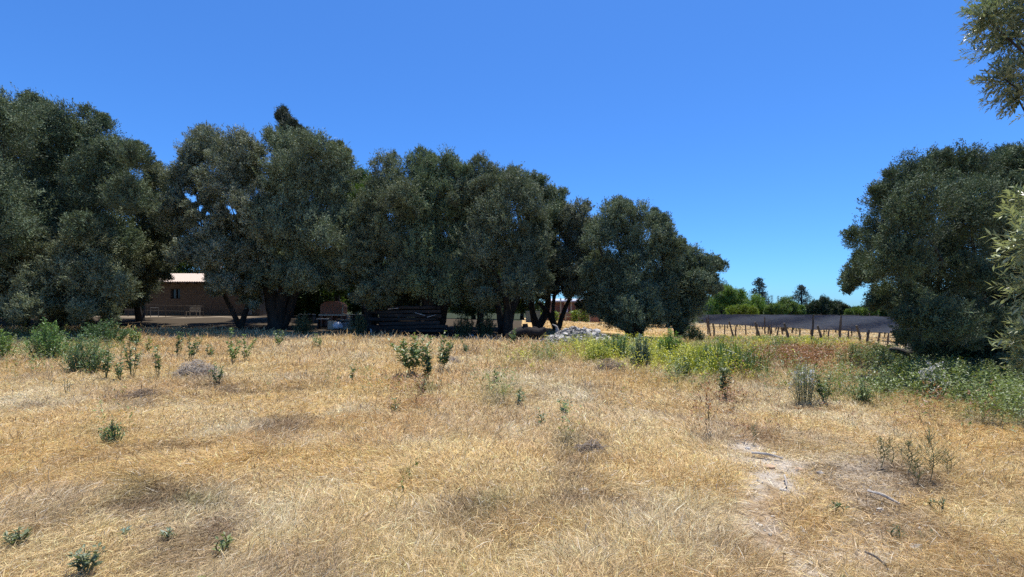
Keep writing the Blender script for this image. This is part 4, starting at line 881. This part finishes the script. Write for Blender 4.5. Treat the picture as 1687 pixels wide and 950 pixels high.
# ------------------------------------------------------------------ vineyard: net and posts
def vineyard():
    r = np.random.default_rng(31)
    # line of the net in plan, from far left to near right
    pts = [(1150, 56), (1165, 52), (1240, 42), (1320, 34.5), (1400, 29.5), (1490, 25.5), (1600, 22.5)]
    tops = [518.5, 518, 518, 518.5, 519, 523, 529]; bots = [531, 532, 537, 541, 545, 550, 557]
    n = 170; m = 16; t = np.linspace(0, 1, n); k = np.linspace(0, 1, len(pts))
    px = np.interp(t, k, [p[0] for p in pts]); D = 1 / np.interp(t, k, [1 / p[1] for p in pts]); yt = np.interp(t, k, tops); yb = np.interp(t, k, bots)
    V = []
    for j in range(m + 1):
        f = j / m; sag = np.sin(t * math.pi * 26) * .35 * (1 - f) + np.sin(t * math.pi * 12) * .7 * f
        py = yt * (1 - f) + yb * f + sag; dd = D + .10 * np.sin(f * 5 + t * 22) - f * .7 + r.normal(size=n) * .01
        V.append(np.stack([(px - CX) / F * dd, dd, CAMZ - (py - HY) / F * dd], 1))
    V = np.array(V); i = np.arange(m)[:, None] * n; j = np.arange(n - 1)[None]
    Q = np.stack([i + j, i + j + 1, i + n + j + 1, i + n + j], -1).reshape(-1, 4)
    b = np.array([(1320 - CX) / F * 34.5, 34.5, g1((1320 - CX) / F * 34.5, 34.5)])
    root = thing("shade_net", "long dark grey hail net strung low across the vineyard", "net", b)
    g = Geo(); g.add(V.reshape(-1, 3), Q); o = g.build("netting", M['net'], smooth=True, origin=b); o.location = (0, 0, 0); o.parent = root
    for row, nm in ((0, "top_wire"), (m, "bottom_wire")):
        g = Geo(); g.tube(V[row][::6], [.012] * len(V[row][::6]), 4); o = g.build(nm, M['dark'], origin=b); o.location = (0, 0, 0); o.parent = root
    # posts: (x top, y top, x base, y base, thickness px, label)
    P = [(1167, 528, 1172, 555, 2.2, "leaning post nearest the olive row, left-most of the leaning pairs"), (1175, 532, 1175, 555, 2.4, "straight post beside the left-most leaning one"), (1201, 529, 1211, 558, 2.6, "post leaning right, second leaning one from the olive row"), (1213, 534, 1212, 555, 2.2, "straight post right of the second leaning post"),
         (1244, 530, 1255, 560, 3.0, "thick post leaning right, under the taller pine"), (1247, 533, 1246, 558, 3.0, "straight post crossing the one under the taller pine"), (1292, 532, 1301, 562, 3.6, "thickest bent post, under the rounded green tree"), (1283, 538, 1281, 560, 2.4, "short straight post left of the thickest bent post"), (1318, 540, 1316, 558, 2.4, "short straight post between bent post and tall dark post"),
         (1340, 518, 1336, 563, 3.2, "tall dark post rising in front of the net"), (1347, 536, 1354, 564, 3.2, "leaning post just right of the tall dark post"), (1386, 519, 1383, 560, 3.0, "second tall post rising over the net, nearer the lone olive"), (1411, 536, 1417, 566, 3.6, "leaning post left of the lone olive, dark and thick"), (1432, 543, 1429, 568, 3.2, "short thick post under the lone olive's left branches"),
         (1449, 547, 1448, 565, 2.6, "short post at the net's lower edge near the lone olive"), (1478, 546, 1477, 570, 3.6, "grey post close to the lone olive trunk"), (1492, 550, 1491, 580, 4.2, "post nearest the camera, beside the twisted limb"), (1194, 534, 1194, 552, 2, "thin post between the first two leaning posts"), (1228, 534, 1229, 552, 2, "thin post left of the crossing pair"),
         (1268, 535, 1269, 556, 2.2, "thin post right of the crossing pair"), (1366, 542, 1366, 560, 2.2, "thin post between the two tall posts"), (1398, 544, 1397, 561, 2.2, "thin post right of the second tall post"), (1464, 548, 1463, 566, 2.4, "thin post second left of the lone olive trunk")]
    for (xt, yt_, xb, yb_, w, lb) in P:
        X_, D_ = foot(xb, yb_, .0); D_ = min(D_, 44); a = np.array([(xb - CX) / F * D_, D_, g1((xb - CX) / F * D_, D_) - .25]); e = at(xt, yt_, D_ - .1); w_ = w / F * D_ * .56
        md = (a + e) / 2 + np.array([r.normal() * .04, 0, 0]); g = Geo(); g.tube([a, md, e], [w_, w_ * r.uniform(.85, 1.1), w_ * .8], 7, rough=.07)
        tag(g.build("vineyard_post", M['wood'], None, smooth=False, origin=a), lb, "post", "posts of the vineyard front row")
    base = None
    for k in range(44):
        D_ = r.uniform(36, 66); px_ = r.uniform(1155, 1500); x = (px_ - CX) / F * D_; z = g1(x, D_)
        if base is None: g = Geo(); g.tube([(0, 0, -.2), (.02, 0, .8), (0, 0, 1.55)], [.06, .055, .05], 6, rough=.06); base = g.build("vineyard_post", M['wood']); o = base
        else: o = base.copy(); C.objects.link(o)
        o.location = (x, D_, z); o.rotation_euler = (r.normal() * .06, r.normal() * .12, r.uniform(0, 6)); q = r.uniform(.7, 1.0); o.scale = (1, 1, q)
        tag(o, "thin grey post of the back vineyard rows, behind the net", "post", "back row posts behind the net")
    vb = None
    for k in range(34):
        px_ = 1165 + (k * 71) % 330; D_ = 1 / np.interp(px_, [p[0] for p in pts], [1 / p[1] for p in pts]) + 3 + (k % 4) * 4; x = (px_ - CX) / F * D_; z = g1(x, D_)
        if vb is None:
            vb = thing("grapevine", "", "vine", (x, D_, z)); t = Geo(); t.tube([(0, 0, -.05), (.04, 0, .4), (0, .02, .75)], [.04, .03, .025], 6); t.build("trunk", M['bark'], vb)
            m_ = 260; g = Geo(); Pp = np.stack([r.normal(size=m_) * .8, r.normal(size=m_) * .2, .85 + r.normal(size=m_) * .16], 1); g.leaves(Pp, rdir(m_, r), rdir(m_, r), .16, .14, np.clip(np.array((.055, .085, .03)) * r.normal(1, .2, (m_, 1)), .01, 1)); g.build("foliage", M['green'], vb); o = vb
        else:
            o = vb.copy(); C.objects.link(o)
            for ch in list(vb.children): c_ = ch.copy(); C.objects.link(c_); c_.parent = o
        o.location = (x, D_, z); o.rotation_euler = (0, 0, .5 + r.normal() * .2)
        tag(o, "low grapevine in the shade behind the vineyard net", "vine", "vines behind the net")
vineyard()

# ------------------------------------------------------------------ single plants in the field
def leafy(label, px, py, hpx, n=3, lc=(.075, .115, .045), spread=.35, leaf=.075, name="leafy_weed", group="upright leafy weeds in the field", lean=0, wr=.5, dens=1.0):
    r = np.random.default_rng(int(px * 7 + py)); X_, D_ = foot(px, py, .08 + .16 * min(1, 60 / max(py - 520, 1))); z = g1(X_, D_); H = hpx / F * D_ * (1.1 if py < 760 else .72) + (.08 + .16 * min(1, 60 / max(py - 520, 1))) * (py < 760); leaf = leaf * (1.12 if py > 760 else 1.25)
    root = thing(name, label, "weed", (X_, D_, z), group); S = Geo(); G = Geo(); k_ = max(1, D_ / 9) ** .5
    for s in range(n):
        a = r.uniform(0, 6.28); h = H * r.uniform(.6, 1) if s else H; e = np.array([math.cos(a) * spread * h * r.uniform(.2, 1) + lean * h, math.sin(a) * spread * h * .8, h]) if s else np.array([lean * h, 0, h])
        if s == 0 and n > 1: e[0] += r.normal() * .05
        md = e * .5 + np.array([r.normal() * .03, r.normal() * .03, .0]); S.tube([(0, 0, -.03), md, e], [.007 * k_, .005 * k_, .002 * k_], 5)
        m = max(8, int(h / (.013 if py > 760 else .020) * dens)); t = r.uniform(.2, 1.02, m) ** .8; ph = np.arange(m) * 2.4 + r.random() * 6
        P = np.where((t < .5)[:, None], md[None] * (t * 2)[:, None], md[None] + (e - md)[None] * (t * 2 - 1)[:, None])
        d = np.stack([np.cos(ph), np.sin(ph), r.uniform(.05, .9, m)], 1)
        Ls = leaf * (1.15 - .55 * t) * r.uniform(.7, 1.2, m) * k_
        G.leaves(P + unit(d) * .01, d, np.array([0, 0, 1.]) + rdir(m, r) * .5, Ls, Ls * wr, np.clip(np.array(lc) * 1.75 * r.normal(1, .2, (m, 1)), .01, .9), .25)
    S.build("stem", M['stem'], root); G.build("leaves", M['weed'], root); return root

def bush(label, px, py, wpx, hpx, lc=(.085, .14, .045), leaf=.06, n=60, name="green_bush", wr=.35, cat="bush", group="rounded green bushes in the field", mat='weed', flowers=None):
    r = np.random.default_rng(int(px * 5 + py)); X_, D_ = foot(px, py, .06 + .2 * min(1, 60 / max(py - 520, 1))); z = g1(X_, D_); H = hpx / F * D_ * 1.1 + .08 + .2 * min(1, 60 / max(py - 520, 1)); W = wpx / 2 / F * D_ * .95; n = int(n * .8)
    root = thing(name, label, cat, (X_, D_, z), group); S = Geo(); G = Geo(); Fl = Geo(); k_ = max(1, D_ / 9) ** .5
    for s in range(n):
        a = r.uniform(0, 6.28); q = r.random() ** .5; h = H * (1 - .55 * q * q) * r.uniform(.7, 1.12); b0 = np.array([math.cos(a) * q * W * .55, math.sin(a) * q * W * .4, -.02])
        e = np.array([math.cos(a) * q * W, math.sin(a) * q * W * .7, h]); md = (b0 + e) / 2 + np.array([0, 0, h * .12]); S.tube([b0, md, e], [.004 * k_, .003 * k_, .0015 * k_], 4, closed=False)
        m = max(5, int(h / .022)); t = r.uniform(.15, 1.03, m); P = b0 * (1 - t[:, None]) + e * t[:, None] + r.normal(size=(m, 3)) * .012 + np.array([0, 0, 1]) * (np.sin(t * np.pi) * h * .08)[:, None]
        d = rdir(m, r); d[:, 2] = abs(d[:, 2]); Ls = leaf * r.uniform(.6, 1.2, m) * k_
        G.leaves(P, d, np.array([0, 0, .8]) + rdir(m, r) * .6, Ls, Ls * wr, np.clip(np.array(lc) * 1.55 * r.normal(1, .22, (m, 1)), .01, .9), .2)
        if flowers is not None and r.random() < .6:
            mm = 9; Fl.leaves(e + r.normal(size=(mm, 3)) * .018, rdir(mm, r) + (0, 0, .6), rdir(mm, r), .03 * k_, .015 * k_, np.tile(np.array(flowers), (mm, 1)))
    S.build("stem", M['stem'], root); G.build("leaves", M[mat], root)
    if flowers is not None and Fl.n: Fl.build("flowers", M['weed'], root)
    return root

GG = (.11, .19, .06); BG = (.10, .145, .085)
bush("round green bush at the far left, tallest of the left group", 80, 584, 74, 48, GG, n=130)
bush("wide low blue green bush behind the left group, against the dark trees", 172, 562, 84, 32, (.07, .125, .05), n=130)
bush("pale green bush between the wide bush and the leafy stalks", 142, 604, 74, 44, (.10, .16, .075), n=130)
bush("bright green bush cut by the left photo edge", 2, 584, 44, 36, (.12, .19, .05), n=70)
bush("small yellow green tuft just right of the wide low bush", 222, 562, 28, 18, (.14, .2, .06), n=40)
leafy("dark leafy weed leftmost of three stalks beside the pale green bush", 175, 614, 42, 5, spread=.5)
leafy("tallest dark leafy weed among the left stalks", 218, 614, 60, 5, spread=.35)
leafy("leafy weed leaning left at the foot of the tallest left stalk", 200, 618, 34, 4, spread=.6)
leafy("single dark leafy stalk left of the grey brush heap", 261, 614, 40, 3, spread=.18)
leafy("thin leafy stalk behind the grey brush heap's left", 292, 583, 32, 3)
leafy("bushy leafy weed directly behind the grey brush heap", 312, 588, 36, 5, (.09, .13, .06), spread=.5)
leafy("small yellowish sprig right of the tallest left stalk", 247, 576, 20, 3, (.14, .18, .06))
leafy("small dark weed at the brush heap's right foot", 358, 622, 22, 4, (.08, .12, .07), spread=.5)
leafy("leafy weed right of the brush heap, with dark lower leaves", 383, 592, 46, 5, (.09, .15, .045), spread=.4)
leafy("thin green sprig leaning right beside the dark-footed weed", 402, 588, 34, 4, (.12, .18, .06), spread=.7)
leafy("sparse reddish branched weed before the pale green bush", 118, 606, 36, 4, (.10, .12, .06), spread=.9, leaf=.05, dens=.5)
leafy("small leafy sprig at the field edge before the thick forked trunk", 460, 566, 20, 4, spread=.7)
leafy("tiny sprig in the grass left of the centre group", 345, 582, 14, 3)
leafy("small green sprig in the grass below the brick oven", 522, 568, 16, 4, (.11, .16, .06), spread=.6)
leafy("broadest leafy weed of the centre group, with large grey green leaves", 680, 612, 56, 10, (.11, .15, .06), spread=.7, leaf=.12)
leafy("darker leafy weed close right of the broadest centre weed", 706, 624, 46, 5, (.06, .09, .04), spread=.3, leaf=.10)
leafy("tall thin leafy weed right of the centre group", 727, 604, 52, 6, (.10, .14, .06), spread=.45, leaf=.10)
leafy("tiny dark stalk below the centre group", 697, 642, 20, 2, (.06, .08, .04), spread=.2)
leafy("small sprig low in the grass under the centre group", 651, 672, 14, 2)
leafy("small dark sprig left of the centre group", 579, 620, 14, 2)
leafy("small dark bushy weed right of the centre group near the field edge", 767, 576, 14, 5, (.06, .1, .05), spread=.6)
leafy("green sprig at the field edge before the leaning olive", 845, 564, 20, 4, (.09, .14, .07), spread=.4)
leafy("tiny stalk in the open grass right of centre", 892, 692, 16, 2, (.08, .11, .05))
leafy("small blue green stalk in the pale strip", 932, 675, 18, 3, BG, spread=.3)
leafy("pale green sprig at the pale strip's left end", 856, 658, 18, 4, BG, spread=.6)
leafy("dark stalk with a rusty foot in the middle grass", 817, 620, 16, 2, (.06, .08, .04))
leafy("tall dark leafy weed alone in front of the reeds", 1194, 645, 52, 6, (.065, .09, .04), spread=.32, leaf=.08)
leafy("sparse brown stalk below the lone tall dark weed", 1170, 684, 24, 2, (.12, .10, .05), leaf=.045, dens=.5)
leafy("dark leafy weed just right of the silvery thistle", 1359, 655, 40, 6, (.075, .11, .045), spread=.35)
leafy("small dark broad leaved seedling alone on the trampled ground", 1378, 824, 26, 3, (.045, .075, .03), spread=.25, leaf=.05)
leafy("trailing dark sprig low at right", 1483, 872, 30, 4, (.06, .08, .04), spread=.8, leaf=.03, dens=.7)
leafy("short dark sprig below the feathery weeds", 1550, 824, 30, 4, (.06, .09, .045), spread=.6, leaf=.03)
leafy("tiny dark sprig right of the trailing one at lower right", 1518, 862, 10, 2, (.06, .09, .045), leaf=.03)
leafy("sprawling grey green weed at the left photo edge", 28, 882, 40, 7, (.10, .115, .06), spread=1.0, leaf=.055, lean=-.1)
leafy("largest grey green weed in the left foreground", 142, 925, 66, 7, (.10, .12, .07), spread=.7, leaf=.055)
leafy("small blue green rosette right of the largest foreground weed", 205, 862, 18, 3, (.12, .16, .12), spread=.6, leaf=.045)
leafy("small rosette with one dark leaf, alone in the left foreground", 276, 868, 22, 3, (.10, .14, .09), spread=.5, leaf=.045)
leafy("yellow green weed among dark stubble in the left foreground", 372, 892, 42, 5, (.14, .17, .07), spread=.6, leaf=.05)
leafy("low blue green weed cut by the bottom edge at left", 290, 948, 22, 5, (.12, .16, .12), spread=.8, leaf=.045)
leafy("yellow green weed at the bottom edge left of centre", 330, 946, 26, 4, (.16, .18, .06), spread=.5, leaf=.04)
leafy("slim green weed at the bottom edge right of centre", 1160, 946, 34, 4, (.10, .12, .06), spread=.3, leaf=.035)
leafy("low dark weed at the bottom edge below the bare path", 1402, 946, 18, 4, (.07, .10, .05), spread=.7, leaf=.035)
leafy("small dark weed in the far left grass below the bushes", 112, 640, 16, 3, (.10, .09, .05), leaf=.04)
bush("low mat of green leaves in the grass at left", 185, 716, 44, 18, (.09, .15, .06), leaf=.04, n=60)
bush("yellow green low bush before the stone pile", 985, 586, 60, 18, (.24, .27, .05), n=90, leaf=.06)
bush("green bush at the foot of the big olive right of the stones", 1015, 580, 66, 26, (.085, .15, .06), n=110)
bush("greyish green bush left of the yellow patch", 1055, 596, 40, 36, (.13, .175, .12), n=100)
bush("bright green bush at the last olive's foot", 1105, 580, 50, 32, (.13, .21, .045), n=110)
bush("blue green weed clump in front of the yellow patch", 1126, 612, 30, 22, BG, n=50)
bush("dark green bush beyond the reeds at the last olive's right foot", 1142, 560, 40, 22, (.04, .06, .03), n=110)
bush("blue green clump at the reeds' left foot", 1162, 602, 36, 26, BG, n=60)
bush("silvery thistle with white seed heads right of the reddish dock", 1325, 652, 50, 52, (.16, .18, .14), leaf=.045, n=60, name="thistle", cat="thistle", group="thistles", wr=.25, flowers=(.72, .71, .74))
bush("thistle with pale lilac heads before the lone olive", 1535, 648, 50, 44, (.11, .15, .07), leaf=.045, n=70, name="thistle", cat="thistle", group="thistles", wr=.25, flowers=(.70, .66, .74))
bush("tall thin thistle with white tufts at the lone olive's foot", 1534, 606, 14, 40, (.12, .15, .09), leaf=.04, n=14, name="thistle", cat="thistle", group="thistles", wr=.25, flowers=(.72, .72, .74))
bush("tall weed with cream umbels left of the thin thistle", 1518, 612, 18, 44, (.13, .16, .08), leaf=.04, n=18, wr=.25, flowers=(.50, .50, .34))
for (px, py, w, h, lb) in ((1563, 622, 46, 30, "green umbel bush right of the thin thistle"), (1590, 628, 40, 30, "green umbel bush in the dark shade edge"), (1630, 634, 44, 32, "green umbel bush under the near branch tips"), (1490, 612, 44, 26, "green bush before the twisted limb"), (1450, 600, 50, 26, "dark green bush left of the twisted limb"), (1400, 592, 50, 22, "grey green bush near the leaning vineyard posts"),
                       (1670, 660, 60, 32, "dense green bush at the right photo edge"), (1600, 655, 60, 24, "soft green bush left of the one at the right edge"), (1420, 655, 40, 22, "low leafy bush at the near end of the green band"), (1460, 640, 50, 24, "pale green bush in the middle of the green band"), (1350, 574, 50, 14, "low green bush at the tall dark post's foot"), (1288, 566, 50, 12, "low green bush at the thickest bent post's foot")):
    bush(lb, px, py, w, h, (.14, .18, .065) if px % 4 else (.12, .165, .075), n=62, flowers=(.30, .32, .17) if 'umbel' in lb else None, wr=.3, leaf=.05)

bush('dark undergrowth bush left between the middle trunks', 765, 546, 40, 26, (.05, .07, .035), n=90)
bush('dark undergrowth bush right between the middle trunks', 800, 546, 40, 26, (.05, .07, .035), n=90)
bush('dark undergrowth bush right of the open crate', 590, 546, 40, 26, (.05, .07, .035), n=90)
bush('dark undergrowth bush below the dark cabinet', 500, 546, 40, 26, (.05, .07, .035), n=90)
def reeds(label, px, py, wpx, hpx, col, n=420, name="reed_clump"):
    r = np.random.default_rng(px); X_, D_ = foot(px, py, .2 if py < 700 else .03); W = wpx / 2 / F * D_; H = hpx / F * D_ * 1.2 + (.25 if py < 700 else 0); z = g1(X_, D_)
    root = thing(name, label, "grass clump", (X_, D_, z), "tall green grass clumps"); G = Geo()
    XX = X_ + r.normal(size=n) * W * .55; YY = D_ + r.normal(size=n) * .35
    blades(G, XX, YY, H * r.uniform(.6, .95, n), np.clip(np.array(col) * r.normal(1, .25, (n, 1)), .01, .9), .010 + .0009 * np.full(n, D_), r.normal(size=(n, 2)) * .05, r.uniform(0, .25, n), heads=.1, rows=5)
    o = G.build("blades", M['weed'], origin=(X_, D_, z)); o.location = (0, 0, 0); o.parent = root
reeds("tallest upright green reed clump before the vineyard", 1200, 604, 60, 52, (.12, .20, .06))
reeds("yellow green reed clump left of the tallest one", 1160, 604, 50, 34, (.26, .31, .05))
reeds("thin green reed tuft right of the tallest clump", 1235, 604, 40, 36, (.14, .19, .06), 160)
reeds("small bright grass tuft in the left foreground", 672, 782, 14, 22, (.16, .22, .06), 40)

def feathery(label, px, py, hpx, lean=0, n=9):
    r = np.random.default_rng(int(px)); X_, D_ = foot(px, py, .03); z = g1(X_, D_); H = hpx / F * D_
    root = thing("feathery_weed", label, "weed", (X_, D_, z), "feathery weeds at the right"); S = Geo(); G = Geo()
    S.tube([(0, 0, -.02), (lean * H * .4 + .04, 0, H * .5), (lean * H - .03, .03, H)], [.004, .003, .001], 5)
    for k in range(n * 3):
        t = r.uniform(.15, .95); p = np.array([lean * H * t, 0, H * t]); a = r.uniform(0, 6.28); l = H * (1.1 - t) * r.uniform(.35, .8); e = p + np.array([math.cos(a) * l * .75, math.sin(a) * l * .6, l * .75]); S.tube([p, (p + e) / 2 - (0, 0, l * .06), e], [.0025, .002, .001], 4, closed=False)
        m = int(l / .022) + 3; q = r.random(m); P = p * (1 - q[:, None]) + e * q[:, None]; G.leaves(P, rdir(m, r) + (0, 0, .7), rdir(m, r), .02, .005, np.clip(np.array((.20, .21, .10)) * r.normal(1, .25, (m, 1)), .01, 1))
    S.build("stem", M['stem'], root); G.build("leaves", M['weed'], root)
feathery("tallest feathery weed with open branches at right", 1532, 792, 92, -.02, 12)
feathery("feathery weed leftmost of the right group", 1450, 768, 52, .03)
feathery("feathery weed left of the tallest, dense and short", 1495, 775, 54, .05, 12)
feathery("thin feathery weed right behind the leftmost one", 1466, 764, 46, .02, 6)
feathery("low feathery weed between the two short ones", 1510, 792, 46, -.1, 8)
feathery("thin brown feathery stalk above the bare path", 1240, 730, 34, .05, 5)
feathery("thin feathery stalk at the right of the tallest one", 1560, 778, 40, .1, 5)

def brush_heap(label, px, py, wpx, hpx, col, n=420):
    r = np.random.default_rng(int(px)); X_, D_ = foot(px, py, .05); z = g1(X_, D_); H = hpx / F * D_ + .05; W = wpx / 2 / F * D_; S = Geo()
    for k in range(n):
        a = r.uniform(0, 6.28); q = r.random() ** .5; c = np.array([math.cos(a) * q * W, math.sin(a) * q * W * .6, H * (1 - q * q) * r.uniform(.4, 1)]); d = rdir(1, r)[0]; d[2] *= .35; l = r.uniform(.12, .34)
        S.tube([c - d * l / 2, c + (0, 0, .05 * r.random()), c + d * l / 2 - (0, 0, .04)], [.005, .0045, .002], 4, col=np.array(col) * r.uniform(.6, 1.3), closed=False)
    o = S.build("dry_brush", M['straw'], None); o.location = (X_, D_, z); tag(o, label, "brush", "heaps of dead brush")
brush_heap("grey heap of dead brushwood in the left grass", 325, 620, 84, 28, (.56, .49, .40), 800)
brush_heap("low brown tangle of dead weeds right of the stone pile's front", 1005, 612, 60, 22, (.34, .26, .19), 300)
brush_heap("grey tangle of dead twigs beside the thin centre weed", 745, 600, 30, 14, (.5, .45, .4), 160)
brush_heap("dark flattened twigs in the hollow at centre", 975, 742, 60, 14, (.36, .29, .22), 90)
brush_heap("dark tangle at the field's left, below the leafy stalks", 232, 652, 60, 10, (.36, .27, .18), 160)

# a bird far up over the trees
def bird():
    c = at(747, 263, 60); g = Geo(); g.tube([(-.16, 0, 0), (-.04, 0, .01), (.08, 0, .01), (.2, 0, 0)], [.02, .05, .05, .015], 8); 
    root = thing("bird", "tiny dark bird flying high above the middle trees", "bird", c); g.build("body", M['dark'], root)
    for s in (-1, 1): w = Geo(); w.add([(-.05, 0, .03), (.08, 0, .03), (.05, s * .3, .12), (-.02, s * .32, .12), (-.05, 0, .015), (.08, 0, .015), (.05, s * .3, .11), (-.02, s * .32, .11)], [[0, 1, 2, 3], [7, 6, 5, 4], [0, 4, 5, 1], [1, 5, 6, 2], [2, 6, 7, 3], [3, 7, 4, 0]]); w.build("wing", M['dark'], root)
bird()
print("DONE build, verts:", sum(len(m.vertices) for m in bpy.data.meshes))
